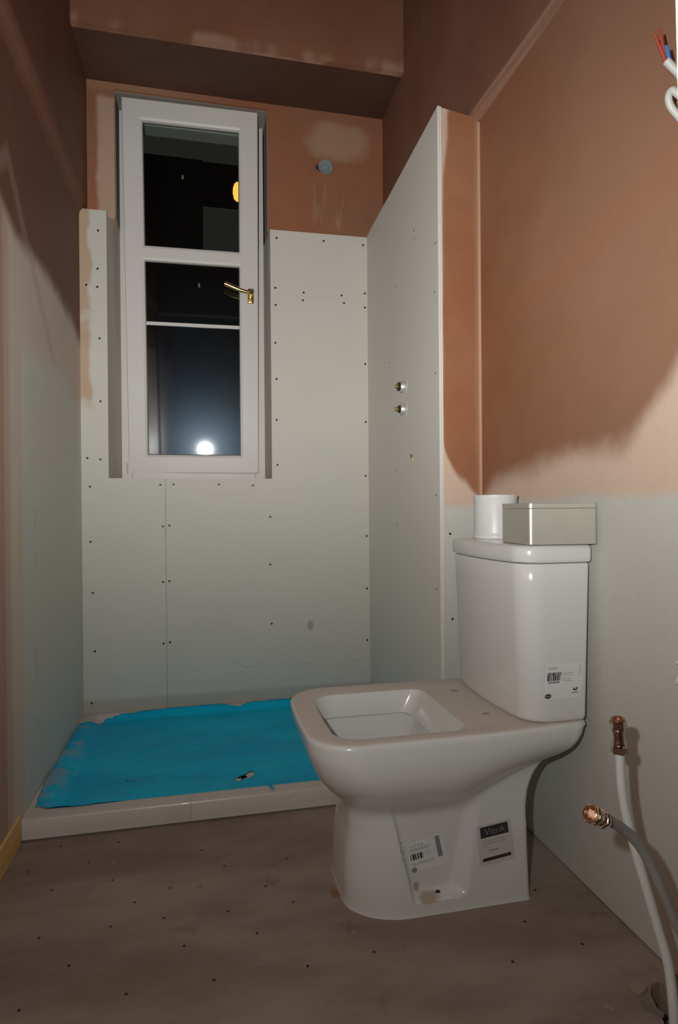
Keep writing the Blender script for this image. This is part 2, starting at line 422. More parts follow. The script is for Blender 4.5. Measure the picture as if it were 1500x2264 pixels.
MAT['timber'] = wood('new_pine_batten', (0.66, 0.40, 0.13), (0.76, 0.50, 0.20))
MAT['jamb'] = wood('pine_door_lining', (0.52, 0.34, 0.16), (0.66, 0.46, 0.25), 'z')
MAT['blue'] = simple('pale_blue_paint', (0.36, 0.55, 0.75), 0.5)
def tin():
    m = M('brushed_tin', 0.46, 0.78)
    n = m.noise(4, 4, off=2); n2 = m.noise(45, 3, off=5)
    c = m.mix(n.step(0.3, 0.7), (0.64, 0.63, 0.54), (0.72, 0.71, 0.62))
    m.color(m.mix(n2.step(0.68, 0.76) * 0.25, c, (0.25, 0.22, 0.17))); return m.mat
MAT['tin'] = tin()
MAT['sticker'] = simple('sticker_paper', (0.72, 0.72, 0.71), 0.55, var=0.02)
MAT['clear'] = simple('grey_clear_sticker', (0.56, 0.535, 0.50), 0.3, var=0.02)
MAT['ink'] = simple('black_ink', (0.03, 0.032, 0.034), 0.5)
MAT['greyink'] = simple('grey_ink', (0.26, 0.27, 0.275), 0.6)
MAT['cyan'] = simple('pale_green_ink', (0.48, 0.58, 0.57), 0.6)
MAT['hall'] = simple('dark_hall_wall', (0.20, 0.17, 0.15), 0.9)
MAT['outside'] = simple('dark_brick', (0.010, 0.008, 0.007), 0.9)
MAT['duct'] = simple('blue_grey_rag', (0.22, 0.26, 0.26), 0.8, var=0.3, scale=60)
MAT['dark'] = simple('dark_hole', (0.03, 0.02, 0.016), 0.9)
MAT['blue_wire'] = simple('blue_insulation', (0.04, 0.17, 0.42), 0.4)
MAT['red_wire'] = simple('brown_insulation', (0.33, 0.06, 0.03), 0.4)
MAT['cable'] = simple('grey_cable_sheath', (0.42, 0.42, 0.39), 0.5)
MAT['cream'] = simple('cream_putty', (0.62, 0.50, 0.28), 0.7)
MAT['chip'] = simple('broken_chipboard', (0.30, 0.21, 0.16), 0.9)
def glass_mat():
    m = bpy.data.materials.new('window_glass'); m.use_nodes = True; nt = m.node_tree; N = nt.nodes
    out = N['Material Output']; N.remove(N['Principled BSDF'])
    tr = N.new('ShaderNodeBsdfTransparent'); tr.inputs[0].default_value = (0.78, 0.82, 0.80, 1)
    g1 = N.new('ShaderNodeBsdfGlossy'); g1.inputs['Roughness'].default_value = 0.035; g1.inputs[0].default_value = (1, 1, 1, 1)
    g2 = N.new('ShaderNodeBsdfGlossy'); g2.inputs['Roughness'].default_value = 0.27; g2.inputs[0].default_value = (0.55, 0.75, 1.0, 1)
    df = N.new('ShaderNodeBsdfDiffuse'); df.inputs[0].default_value = (0.45, 0.42, 0.38, 1)
    fr = N.new('ShaderNodeFresnel'); fr.inputs[0].default_value = 1.5
    f2 = N.new('ShaderNodeMath'); f2.operation = 'MULTIPLY'; f2.inputs[1].default_value = 1.9; f2.use_clamp = True
    nt.links.new(fr.outputs[0], f2.inputs[0])
    mx = N.new('ShaderNodeMixShader'); nt.links.new(f2.outputs[0], mx.inputs[0]); nt.links.new(tr.outputs[0], mx.inputs[1]); nt.links.new(g1.outputs[0], mx.inputs[2])
    mh = N.new('ShaderNodeMixShader'); mh.inputs[0].default_value = 0.0075; nt.links.new(mx.outputs[0], mh.inputs[1]); nt.links.new(g2.outputs[0], mh.inputs[2])
    # dried splashes on the pane
    ge = N.new('ShaderNodeNewGeometry'); mp = N.new('ShaderNodeMapping'); mp.inputs['Scale'].default_value = (1, 1, 0.5)
    nt.links.new(ge.outputs['Position'], mp.inputs[0])
    v = N.new('ShaderNodeTexVoronoi'); v.inputs['Scale'].default_value = 13; nt.links.new(mp.outputs[0], v.inputs['Vector'])
    mr = N.new('ShaderNodeMapRange'); mr.inputs['From Min'].default_value = 0.035; mr.inputs['From Max'].default_value = 0.085; mr.inputs['To Min'].default_value = 0.34; mr.inputs['To Max'].default_value = 0.0
    nt.links.new(v.outputs['Distance'], mr.inputs['Value'])
    sc = N.new('ShaderNodeSeparateColor'); nt.links.new(v.outputs['Color'], sc.inputs[0])
    gt = N.new('ShaderNodeMath'); gt.operation = 'GREATER_THAN'; gt.inputs[1].default_value = 0.72; nt.links.new(sc.outputs[0], gt.inputs[0])
    ml = N.new('ShaderNodeMath'); ml.operation = 'MULTIPLY'; nt.links.new(mr.outputs[0], ml.inputs[0]); nt.links.new(gt.outputs[0], ml.inputs[1])
    ms = N.new('ShaderNodeMixShader'); nt.links.new(ml.outputs[0], ms.inputs[0]); nt.links.new(mh.outputs[0], ms.inputs[1]); nt.links.new(df.outputs[0], ms.inputs[2])
    nt.links.new(ms.outputs[0], out.inputs[0]); return m
MAT['glass'] = glass_mat()
def emis(name, c, s):
    m = bpy.data.materials.new(name); m.use_nodes = True; b = m.node_tree.nodes['Principled BSDF']
    b.inputs['Base Color'].default_value = (*c, 1); b.inputs['Emission Color'].default_value = (*c, 1); b.inputs['Emission Strength'].default_value = s
    return m

# ------------------------------------------------------------------ the room
XR, XU, XS, XL = 0.856, 0.802, 0.715, -0.49     # toilet wall, wall above, shower end board, left wall
YB, YBB, YRET, YFACE = 2.65, 2.614, 1.776, 2.345
ZS = 2.658; TOP = 3.25; ZC = 2.108
YD = 0.36                                          # front wall, far face

# floor with a rough hole where the pipes come up
bm = bmesh.new()
hole = [(0.815, 0.965), (0.795, 0.962), (0.778, 0.942), (0.768, 0.915), (0.757, 0.885), (0.70, 0.84), (0.62, 0.78), (0.64, 0.735), (0.70, 0.72), (0.78, 0.73), (0.83, 0.80), (0.84, 0.90)]
outer = [(-0.62, -1.2), (1.0, -1.2), (1.0, 2.75), (-0.62, 2.75)]
ov = [bm.verts.new((x, y, 0)) for x, y in outer]; hv = [bm.verts.new((x, y, 0)) for x, y in hole]
es = [bm.edges.new((ov[i], ov[(i + 1) % 4])) for i in range(4)] + [bm.edges.new((hv[i], hv[(i + 1) % len(hv)])) for i in range(len(hv))]
bmesh.ops.triangle_fill(bm, edges=es, use_beauty=True)
for f in list(bm.faces):
    c = f.calc_center_median()
    ins = False; n = len(hole)
    for i in range(n):
        (x0, y0), (x1, y1) = hole[i], hole[(i + 1) % n]
        if (y0 > c.y) != (y1 > c.y) and c.x < (x1 - x0) * (c.y - y0) / (y1 - y0) + x0: ins = not ins
    if ins: bm.faces.remove(f)
lo = [bm.verts.new((x, y, -0.09)) for x, y in hole]
for i in range(len(hv)):
    f = bm.faces.new((hv[i], hv[(i + 1) % len(hv)], lo[(i + 1) % len(hv)], lo[i])); f.material_index = 1
bm.faces.new(lo).material_index = 2
for f in bm.faces:
    if f.material_index == 0 and f.normal.z < 0: f.normal_flip()
me = bpy.data.meshes.new('floor'); bm.to_mesh(me); bm.free()
for k in ('floor', 'chip', 'dark'): me.materials.append(MAT[k])
floor = bpy.data.objects.new('floor', me); COL.objects.link(floor); floor['kind'] = 'structure'

# left wall: plastered, swelling slightly above head height
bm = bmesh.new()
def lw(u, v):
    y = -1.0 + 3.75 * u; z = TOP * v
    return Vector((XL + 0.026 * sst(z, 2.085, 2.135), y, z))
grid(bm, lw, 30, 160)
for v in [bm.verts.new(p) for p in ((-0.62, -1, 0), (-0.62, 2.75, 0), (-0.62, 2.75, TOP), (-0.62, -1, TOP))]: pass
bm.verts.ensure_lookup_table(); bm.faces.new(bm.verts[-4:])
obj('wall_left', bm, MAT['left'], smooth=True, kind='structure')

# back wall with the window opening
bm = bmesh.new()
OX0, OX1, OZ0, OZ1 = -0.357, 0.279, 1.0, 2.632
for a, b in (((-0.62, 0), (-0.396, TOP)), ((-0.396, 2.096), (OX0, TOP)), ((OX1, 2.08), (0.292, TOP)), ((0.292, 0), (1.0, TOP)), ((-0.396, 0), (0.292, OZ0)), ((OX0, OZ1), (OX1, TOP))):
    box(bm, (a[0], YB, a[1]), (b[0], YB + 0.24, b[1]))
obj('wall_back', bm, MAT['back'], kind='structure')

# right wall (toilet side) and, above the crease, the darker wall set in
bm = bmesh.new()
box(bm, (XR, -1.0, 0.004), (1.0, 2.75, TOP)); box(bm, (XR + 0.02, -1.0, -0.001), (1.0, 2.75, 0.004))
obj('wall_right', bm, MAT['right'], kind='structure')
bm = bmesh.new(); lp = []
for y, xu in ((-1.0, 0.850), (0.8, 0.849), (1.4, 0.843), (1.8, 0.829), (2.15, 0.807), (2.345, 0.802), (2.66, 0.802)):
    lp.append([(px_, y, pz_) for px_, pz_ in ((XR + 0.01, ZC - 0.006), (XR - 0.003, ZC - 0.004), (xu + 0.006, ZC + 0.016), (xu + 0.001, ZC + 0.026), (xu, ZC + 0.04), (xu, TOP), (XR + 0.01, TOP))])
loft(bm, lp)
for f in bm.faces:
    if abs(f.calc_center_median().z - ZC - 0.008) < 0.022 and f.calc_area() < 0.5: f.material_index = 1
obj('wall_upper_right', bm, [MAT['upper'], simple('skimmed_crease', (0.28, 0.15, 0.10), 0.7)], kind='structure')

# shower end partition, boxed out from the right wall
bm = bmesh.new()
prism(bm, [(XS + 0.0125, 0), (XR + 0.001, 0), (XR + 0.001, 2.116), (XS + 0.0125, 2.134)], YRET, 2.66, 'y')
obj('wall_partition', bm, MAT['return'], kind='structure')
bm = bmesh.new(); lathe(bm, (XR - 0.001, YRET - 0.001, 0.90), (0, 0, 1), [(0, 0.007), (1.20, 0.007)], 12)
obj('trim_1', bm, simple('corner_plaster_fillet', (0.47, 0.275, 0.185), 0.7), smooth=True, kind='structure')

# dropped soffit over the shower and the bulkhead face above it
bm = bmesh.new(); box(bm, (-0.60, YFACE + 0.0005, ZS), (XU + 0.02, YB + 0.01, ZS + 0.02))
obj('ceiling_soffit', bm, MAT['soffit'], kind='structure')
bm = bmesh.new(); box(bm, (-0.60, YFACE, ZS - 0.0005), (XU + 0.02, YFACE + 0.03, TOP))
obj('wall_bulkhead', bm, MAT['head'], kind='structure')
bm = bmesh.new(); box(bm, (-0.62, -1.2, TOP), (1.0, 2.9, TOP + 0.05))
obj('ceiling', bm, MAT['upper'], kind='structure')

# front wall with the doorway the picture is taken from, and the hall behind
bm = bmesh.new()
box(bm, (-0.62, YD - 0.10, 0), (-0.47, YD, TOP)); box(bm, (0.338, YD - 0.10, 0), (1.0, YD, TOP)); box(bm, (-0.47, YD - 0.10, 2.1), (0.338, YD, TOP))
obj('wall_front', bm, MAT['hall'], kind='structure')
bm = bmesh.new(); box(bm, (-0.62, -1.25, 0), (1.0, -1.2, TOP))
obj('wall_hall', bm, MAT['hall'], kind='structure')

# door lining at the right edge of the picture, a touch bowed
bm = bmesh.new()
def jx(z):
    return lerp([(-0.1, 0.3150), (0.05, 0.3165), (0.25, 0.3190), (0.9, 0.3218), (1.10, 0.3232), (1.18, 0.3212), (1.24, 0.3200), (1.5, 0.313)], z)
zs = [-0.0, 0.02, 0.05, 0.12, 0.25, 0.5, 0.9, 1.05, 1.10, 1.14, 1.18, 1.21, 1.24, 1.5, 2.1]
loops = [[(jx(z), YD - 0.002, z), (jx(z) + 0.028, YD - 0.002, z), (jx(z) + 0.028, YD - 0.024, z), (jx(z) + 0.003, YD - 0.024, z)] for z in zs]
loft(bm, loops)
obj('trim_2', bm, MAT['jamb'], kind='structure')

# pine sole batten along the left wall in front of the tray
bm = bmesh.new(); box(bm, (XL - 0.01, YD + 0.01, 0.001), (XL + 0.006, 1.742, 0.078), 0.002)
obj('baseboard_left', bm, MAT['timber'], kind='structure')

# ------------------------------------------------------------------ plasterboard sheets and their screws
screw_bm = None
def screw_mesh():
    bm = bmesh.new()
    lathe(bm, (0, 0, 0), (0, -1, 0), [(0, 0.0046), (0.0006, 0.0046), (0.0008, 0.0036), (0.0002, 0.0016)], 12)
    me = bpy.data.meshes.new('screw'); bm.to_mesh(me); bm.free(); me.materials.append(MAT['screw'])
    for p in me.polygons: p.use_smooth = True
    return me
SCREW = screw_mesh()
def screws(parent, pts, fn, rot=0.0, s=1.0, name='screw'):
    for p in pts:
        o = bpy.data.objects.new(name, SCREW); COL.objects.link(o); o.parent = parent
        o.matrix_parent_inverse = Matrix.Translation(-Vector(parent.location))
        o.location = fn(p); o.rotation_euler = (0, 0, rot) if not isinstance(rot, tuple) else rot; o.scale = (s, s, s)
ZB = 2.108
JX = -0.163; JZ = 1.815
def sheet(name, pts, label, axis='y', a=YBB, b=YB, mat='board', at=None):
    bm = bmesh.new(); prism(bm, pts, a, b, axis)
    o = obj(name, bm, [MAT[mat]])
    base(o, at); tag(o, label, 'plasterboard', 'plasterboard sheets lining the shower'); return o
S_L = sheet('plasterboard_sheet', [(XL - 0.004, 0.03), (JX - 0.0005, 0.03), (JX - 0.0005, 1.017), (-0.386, 1.017), (-0.386, ZB), (XL - 0.004, ZB)],
            'grey plasterboard sheet left of the window, plaster smeared down its outer edge', at=(-0.3, YBB, 0.03))
S_R = sheet('plasterboard_sheet', [(JX + 0.0005, 0.03), (XS + 0.001, 0.03), (XS + 0.001, JZ - 0.0002), (0.282, JZ - 0.0002), (0.282, 1.017), (JX + 0.0005, 1.017)],
            'large grey plasterboard sheet under and right of the window, pencil loops near its foot', at=(0.27, YBB, 0.03))
S_T = sheet('plasterboard_sheet', [(0.282, JZ + 0.0002), (XS + 0.001, JZ + 0.0002), (XS + 0.001, 2.097), (0.282, 2.093)],
            'small topmost grey plasterboard piece right of the window, under the brown plaster', at=(0.5, YBB, JZ + 0.0002))
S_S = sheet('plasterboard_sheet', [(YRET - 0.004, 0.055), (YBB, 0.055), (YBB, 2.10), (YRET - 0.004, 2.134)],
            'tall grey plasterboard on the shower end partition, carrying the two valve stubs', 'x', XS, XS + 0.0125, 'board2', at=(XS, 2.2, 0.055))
SB = [(-0.418,2.024),(-0.421,1.869),(-0.423,1.795),(-0.465,1.800),(-0.416,1.586),(-0.415,1.330),(-0.467,1.098),(-0.417,1.093),(-0.458,0.982),(-0.458,0.758),(-0.451,0.550),(-0.445,0.312),(-0.459,0.102),(-0.183,0.990),(-0.130,0.992),(0.056,0.992),(0.200,0.988),(-0.174,0.817),(-0.148,0.820),(-0.175,0.585),(-0.150,0.588),(-0.176,0.329),(-0.150,0.333),(0.310,2.059),(0.518,2.064),(0.697,2.061),(0.303,1.843),(0.304,1.769),(0.301,1.605),(0.427,1.831),(0.423,1.797),(0.597,1.830),(0.608,1.797),(0.703,1.846),(0.703,1.783),(0.305,1.449),(0.304,1.272),(0.306,1.077),(0.703,1.531),(0.703,1.272),(0.701,1.031),(0.273,0.852),(0.271,0.646),(0.275,0.390),(0.703,0.762),(0.703,0.527),(0.703,0.296)]
fb = lambda p: Vector((p[0], YBB, p[1]))
screws(S_L, [p for p in SB if p[0] < JX], fb)
screws(S_R, [p for p in SB if p[0] > JX and p[1] < JZ], fb)
screws(S_T, [p for p in SB if p[0] > 0.2 and p[1] > JZ], fb)
SD = [(1.996,1.848),(1.988,1.818),(1.796,1.718),(1.807,1.568),(1.804,1.311),(1.804,0.924),(1.806,0.625),(2.216,1.030),(2.210,0.822),(2.204,1.730),(2.287,1.459)]
screws(S_S, SD, lambda p: Vector((XS, p[0], p[1])), rot=-PI / 2, s=0.7)
o = bpy.data.objects['wall_partition']
screws(o, [(0.749, 0.802), (0.755, 0.534)], lambda p: Vector((p[0], YRET, p[1])), s=0.85)
# lining board in the window reveals, white bead down the partition edge
bm = bmesh.new(); prism(bm, [(-0.3855, YBB + 0.0015), (-0.3565, 2.79), (-0.3605, 2.79), (-0.392, YBB + 0.0015)], 1.0175, ZB - 0.01, 'z')
o = obj('reveal_board', bm, MAT['reveal']); base(o, (-0.37, 2.7, 1.0175)); tag(o, 'tall narrow grey board lining the left side of the window recess', 'plasterboard')
bm = bmesh.new(); prism(bm, [(0.2823, YBB + 0.0015), (0.2700, 2.79), (0.276, 2.79), (0.288, YBB + 0.0015)], 1.0175, 2.093, 'z')
o = obj('reveal_board', bm, MAT['reveal']); base(o, (0.276, 2.7, 1.0175)); tag(o, 'thin grey board lining the right side of the window recess', 'plasterboard')
bm = bmesh.new()
box(bm, (OX0, YB + 0.012, ZB), (OX0 + 0.003, 2.80, OZ1)); box(bm, (OX1 - 0.003, YB + 0.012, 2.10), (OX1, 2.80, OZ1)); box(bm, (OX0 + 0.003, YB + 0.012, OZ1 - 0.003), (OX1 - 0.003, 2.80, OZ1))
obj('trim_4', bm, simple('grey_reveal_lining', (0.30, 0.27, 0.23), 0.8), kind='structure')
bm = bmesh.new(); box(bm, (XS - 0.0012, YRET - 0.0065, 0.055), (XS + 0.0065, YRET - 0.0042, 2.134), 0.0008, 1)
obj('trim_3', bm, MAT['edge'], kind='structure')

# nail heads in the floor
NAILS = [(-0.431,1.606),(-0.358,1.517),(-0.380,1.710),(-0.293,1.614),(-0.233,1.696),(-0.225,1.524),(-0.204,1.354),(-0.164,1.426),(-0.096,1.356),(-0.050,1.260),(-0.017,1.606),(0.038,1.522),(0.041,1.347),(0.097,1.263),(0.130,1.417),(0.185,1.346),(-0.344,1.352),(-0.267,1.256),(-0.149,1.158),(-0.330,1.163),(0.008,1.155),(0.185,1.150),(0.193,1.518),(0.320,1.157),(0.575,1.071),(0.656,1.169),(0.735,1.083),(0.735,1.261)]
screws(floor, NAILS, lambda p: Vector((p[0], p[1], 0.0)), rot=(-PI / 2, 0, 0), s=0.68, name='nail_head')

# ------------------------------------------------------------------ window: fixed frame, tilted sash, panes, lever
win = empty('window_1', (-0.044, 2.78, 1.02)); win['kind'] = 'structure'
bm = bmesh.new()
FX0, FX1, FZ0, FZ1, FY0, FY1 = -0.3563, 0.2698, 1.0185, 2.630, 2.782, 2.86
for a, b in (((FX0, FZ0), (FX0 + 0.045, FZ1)), ((FX1 - 0.045, FZ0), (FX1, FZ1)), ((FX0 + 0.045, FZ0), (FX1 - 0.045, FZ0 + 0.04)), ((FX0 + 0.045, FZ1 - 0.05), (FX1 - 0.045, FZ1))):
    box(bm, (a[0], FY0, a[1]), (b[0], FY1, b[1]), 0.003)
fixed = obj('fixed_frame', bm, MAT['upvc'], win)
th = math.radians(4.54); ph = math.radians(1.35)
U = Vector((math.cos(ph), -math.sin(ph), 0)); W = Vector((-math.sin(th) * math.sin(ph), -math.sin(th) * math.cos(ph), math.cos(th))); NN = U.cross(W)
SO = Vector((-0.044, 2.778, 1.04))
def SP(s, t, d=0.0): return SO + U * s + W * t + NN * d       # d towards the room
def ring(bm, o, i, d0, d1, mi=0):
    """mitred frame between an outer and an inner rectangle (s0,t0,s1,t1), face at d0 outside and d1 inside"""
    def R(r, d): return [bm.verts.new(SP(*p, d)) for p in ((r[0], r[1]), (r[2], r[1]), (r[2], r[3]), (r[0], r[3]))]
    A, B = R(o, d0), R(i, d1)
    for k in range(4): bm.faces.new((A[k], A[(k + 1) % 4], B[(k + 1) % 4], B[k])).material_index = mi
    return A, B
SASH = (-0.283, 0.008, 0.283, 1.578)
GT = (-0.200, 0.984, 0.200, 1.492); GL = (-0.200, 0.091, 0.200, 0.920)
bm = bmesh.new()
def inset(r, e): return (r[0] + e, r[1] + e, r[2] - e, r[3] - e)
# outer edge of the sash: back, sides, rounded arris, face
ring(bm, SASH, SASH, -0.062, -0.004); ring(bm, SASH, inset(SASH, 0.004), -0.004, 0.0)
ring(bm, inset(SASH, 0.004), inset(SASH, 0.045), -0.062, -0.062)
# face split into stiles, rails and the transom around two lights
face = inset(SASH, 0.004)
def quad(s0, t0, s1, t1, d=0.0, mi=0):
    bm.faces.new([bm.verts.new(SP(*p, d)) for p in ((s0, t0), (s1, t0), (s1, t1), (s0, t1))]).material_index = mi
def poly(pts, d=0.0):
    bm.faces.new([bm.verts.new(SP(*p, d)) for p in pts])
hl, ht = inset(GL, -0.012), inset(GT, -0.012)
poly([(face[0], face[1]), (face[2], face[1]), (hl[2], hl[1]), (hl[0], hl[1])])
poly([(face[0], face[3]), (face[2], face[3]), (ht[2], ht[3]), (ht[0], ht[3])])
poly([(face[0], face[1]), (hl[0], hl[1]), (ht[0], ht[3]), (face[0], face[3])])
poly([(face[2], face[1]), (hl[2], hl[1]), (ht[2], ht[3]), (face[2], face[3])])
quad(hl[0], hl[3], hl[2], ht[1])
for g in (GL, GT):
    ring(bm, inset(g, -0.012), inset(g, -0.0025), 0.0, -0.004)      # glazing bead
    ring(bm, inset(g, -0.0025), g, -0.004, -0.017)
    ring(bm, g, inset(g, 0.0015), -0.017, -0.018, 1)
bmesh.ops.remove_doubles(bm, verts=bm.verts, dist=1e-5)
sash = obj('sash', bm, [MAT['upvc'], MAT['gasket']], win, label='white frame tilted open at the top')
def pane(g):
    bm = bmesh.new()
    vs = [bm.verts.new(SP(*p, d)) for d in (-0.019, -0.023) for p in ((g[0] - .006, g[1] - .006), (g[2] + .006, g[1] - .006), (g[2] + .006, g[3] + .006), (g[0] - .006, g[3] + .006))]
    for q in ((0, 1, 2, 3), (7, 6, 5, 4), (0, 4, 5, 1), (1, 5, 6, 2), (2, 6, 7, 3), (3, 7, 4, 0)): bm.faces.new([vs[i] for i in q])
    return obj('pane', bm, MAT['glass'], win)
pane(GL); pane(GT)
bm = bmesh.new()
L = Matrix((U, NN, W)).transposed().to_4x4(); L.translation = SO
box(bm, (-0.2, -0.0185, 0.652), (0.2, -0.0145, 0.667), 0.001, 1, M4=L)
obj('glazing_bar', bm, MAT['upvc'], win)
# brass lever on the right stile
hd = empty('handle', SP(0.250, 0.795)); hd.parent = win; hd.matrix_parent_inverse = Matrix.Translation(-Vector(win.location)); hd['label'] = 'brass lever handle on the right stile'
bm = bmesh.new()
pl = [(0.237, 0.760), (0.263, 0.760), (0.263, 0.826), (0.237, 0.826)]
box(bm, (0.2365, -0.001, 0.762), (0.2635, 0.008, 0.826), 0.0035, 3, M4=L)
obj('backplate', bm, MAT['brass'], hd, smooth=True)
bm = bmesh.new()
lathe(bm, SP(0.250, 0.800, 0.006), NN, [(0, 0.011), (0.012, 0.0105), (0.026, 0.0095), (0.040, 0.0100), (0.043, 0.0075)], 24)
hp = [SP(0.252, 0.799, 0.034), SP(0.240, 0.801, 0.037), SP(0.210, 0.807, 0.039), SP(0.175, 0.818, 0.039), SP(0.148, 0.828, 0.039), SP(0.136, 0.832, 0.039)]
tube(bm, hp, lambda t: 0.0095 - 0.002 * math.sin(PI * min(1, t * 1.6)) * (t < 0.62) + 0.001 * t, 18)
obj('lever', bm, MAT['brass'], hd, smooth=True)
# hinge cover scrap of tape low on the left stile
bm = bmesh.new(); box(bm, (-0.2915, -0.006, 0.004), (-0.2855, 0.003, 0.052), 0.0012, 1, M4=L)
obj('hinge_cover', bm, MAT['cream'], win)

# ------------------------------------------------------------------ outside the window: night, roofs and a street lamp
bm = bmesh.new()
prism(bm, [(-5.5, 0), (0.0, 0), (0.0, 5.97), (-5.5, 6.02)], 9.0, 11.0, 'y')
o = obj('house', bm, MAT['outside']); base(o, (-2, 9, 0)); tag(o, 'black outline of a house across the street, seen through the upper pane', 'building')
bm = bmesh.new()
box(bm, (0.0, 9.0, 0), (5.5, 11.0, 4.66)); box(bm, (1.35, 9.0, 4.66), (5.5, 11.0, 5.95)); box(bm, (0.0, 9.0, 5.39), (1.35, 9.18, 5.95))
o = obj('house', bm, MAT['outside']); base(o, (2, 9.0, 0)); tag(o, 'dark neighbouring house with a paler gap, behind the orange street lamp', 'building')
lamp = empty('street_lamp', (0.36, 7.2, 0)); tag(lamp, 'orange glowing street lamp seen through the upper window pane', 'street lamp')
bm = bmesh.new()
lathe(bm, (0.396, 7.2, 4.515), (0, 0, 1), [(0, 0.012), (0.03, 0.040), (0.09, 0.052), (0.15, 0.050), (0.20, 0.034), (0.225, 0.010)], 24)
obj('lantern', bm, emis('sodium_light', (1.0, 0.42, 0.05), 2.6), lamp, smooth=True)
bm = bmesh.new(); tube(bm, [(0.60, 7.2, 0), (0.60, 7.2, 2.5), (0.60, 7.2, 4.5), (0.55, 7.2, 4.76), (0.396, 7.2, 4.76)], 0.03, 12)
obj('pole', bm, MAT['outside'], lamp, smooth=True)

# ------------------------------------------------------------------ pipe stub hole high on the back wall
dk = empty('duct_opening', (0.536, YB, 2.41)); tag(dk, 'round grey-blue plugged duct hole high on the brown back wall', 'duct')
bm = bmesh.new(); lathe(bm, (0.536, YB - 0.0015, 2.41), (0, -1, 0), [(0, 0.033), (0.002, 0.033), (0.003, 0.031), (0.0005, 0.024), (0.001, 0.010)], 28)
obj('plug', bm, MAT['duct'], dk, smooth=True)
bm = bmesh.new()
for (x, z, r) in ((0.500, 2.402, 0.0085), (0.510, 2.392, 0.006), (0.498, 2.413, 0.005)):
    lathe(bm, (x, YB - 0.0015, z), (0, -1, 0), [(0, r), (0.0015, r * 0.8)], 10)
obj('chipped_edge', bm, MAT['dark'], dk)

# ------------------------------------------------------------------ shower valve stubs on the partition board
def valve(z, dz, label):
    t = empty('valve_stub', (XS, 2.107, z)); tag(t, label, 'pipe stub', 'capped valve stubs in the shower')
    bm = bmesh.new(); lathe(bm, (XS + 0.001, 2.104, z), (-1, 0, 0), [(0, 0.0265), (0.0022, 0.0265), (0.0026, 0.0235), (0.0026, 0.0205)], 28, caps=(True, False))
    obj('plaster_rim', bm, MAT['edge'], t, smooth=True)
    bm = bmesh.new(); lathe(bm, (XS, 2.107, z), (-1, 0, 0), [(0, 0.0205), (0.017, 0.0205), (0.0195, 0.019), (0.020, 0.0165), (0.012, 0.0155)], 28)
    obj('sleeve', bm, MAT['chrome'], t, smooth=True)
    bm = bmesh.new(); lathe(bm, (XS - 0.008, 2.106, z), (-1, 0, 0), [(0, dz), (0.018, dz), (0.019, dz * 0.8)], 20)
    obj('sealing_ring', bm, MAT['black'], t, smooth=True)
    bm = bmesh.new(); lathe(bm, (XS - 0.018, 2.106, z), (-1, 0, 0), [(0, 0.0068), (0.016, 0.0068), (0.021, 0.0052), (0.023, 0.002)], 16)
    obj('spindle', bm, MAT['brass'], t, smooth=True)
valve(1.328, 0.0155, 'chrome valve stub with brass tip, the upper one on the side board')
valve(1.246, 0.0120, 'chrome valve stub with brass tip, the lower one on the side board')
t = empty('wall_plug', (XS, 2.033, 1.061)); tag(t, 'tiny brass plug in the side board below the valve stubs', 'plug')
bm = bmesh.new(); lathe(bm, (XS, 2.033, 1.056), (-1, 0, 0), [(0, 0.0085), (0.003, 0.0075), (0.0035, 0.004)], 14)
obj('plug', bm, MAT['cream'], t, smooth=True)
bm = bmesh.new(); lathe(bm, (XS, 2.034, 1.068), (-1, 0, 0), [(0, 0.0065), (0.0035, 0.006), (0.004, 0.003)], 12)
obj('hole', bm, simple('rusty_screw', (0.16, 0.10, 0.05), 0.7), t, smooth=True)

# ------------------------------------------------------------------ shower tray and its blue film
TX0, TX1, TY0, TY1 = XL + 0.001, XS - 0.001, 1.75, 2.6125
def tz(x, y):
    de = min(x - TX0 + 0.02, TX1 - x + 0.03, y - TY0 + 0.005, 2.655 - y)
    z = 0.060 - 0.024 * sst(de, 0.055, 0.10)
    dr = math.hypot(x - 0.112, y - 1.945); z -= 0.006 * (1 - sst(dr, 0.0, 0.25)) * sst(de, 0.07, 0.12)
    return z
bm = bmesh.new()
NX, NY = 150, 110
V = grid(bm, lambda u, v: Vector((TX0 + (TX1 - TX0) * u, TY0 + 0.006 + (TY1 - TY0 - 0.006) * v, tz(TX0 + (TX1 - TX0) * u, TY0 + 0.006 + (TY1 - TY0 - 0.006) * v))), NX, NY)
prof = [(TY0 + 0.002, 0.0588), (TY0, 0.0555), (TY0, 0.030), (TY0 + 0.001, 0.006), (TY0 + 0.006, 0.004), (TY0 + 0.03, 0.004)]
prev = [V[i][0] for i in range(NX + 1)]
for (y, z) in prof:
    row = [bm.verts.new((v.co.x, y, z)) for v in prev]
    for i in range(NX): bm.faces.new((prev[i], prev[i + 1], row[i + 1], row[i]))
    prev = row
tray = empty('shower_tray', ((TX0 + TX1) / 2, 2.2, 0)); tag(tray, 'low white rectangular shower tray on the floor below the window, covered by blue film', 'shower tray')
obj('tray_body', bm, MAT['tray'], tray, smooth=True)
bm = bmesh.new(); box(bm, (TX0 + 0.004, TY0 + 0.03, 0.0), (TX1 - 0.004, TY1 - 0.02, 0.02))
obj('plinth', bm, MAT['dark'], tray)
bm = bmesh.new(); lathe(bm, (0.112, 1.945, tz(0.112, 1.945) + 0.0005), (0, 0, 1), [(0, 0.045), (0.001, 0.044), (0.0005, 0.03), (0.0, 0.02)], 28)
obj('waste', bm, MAT['chrome'], tray, smooth=True)
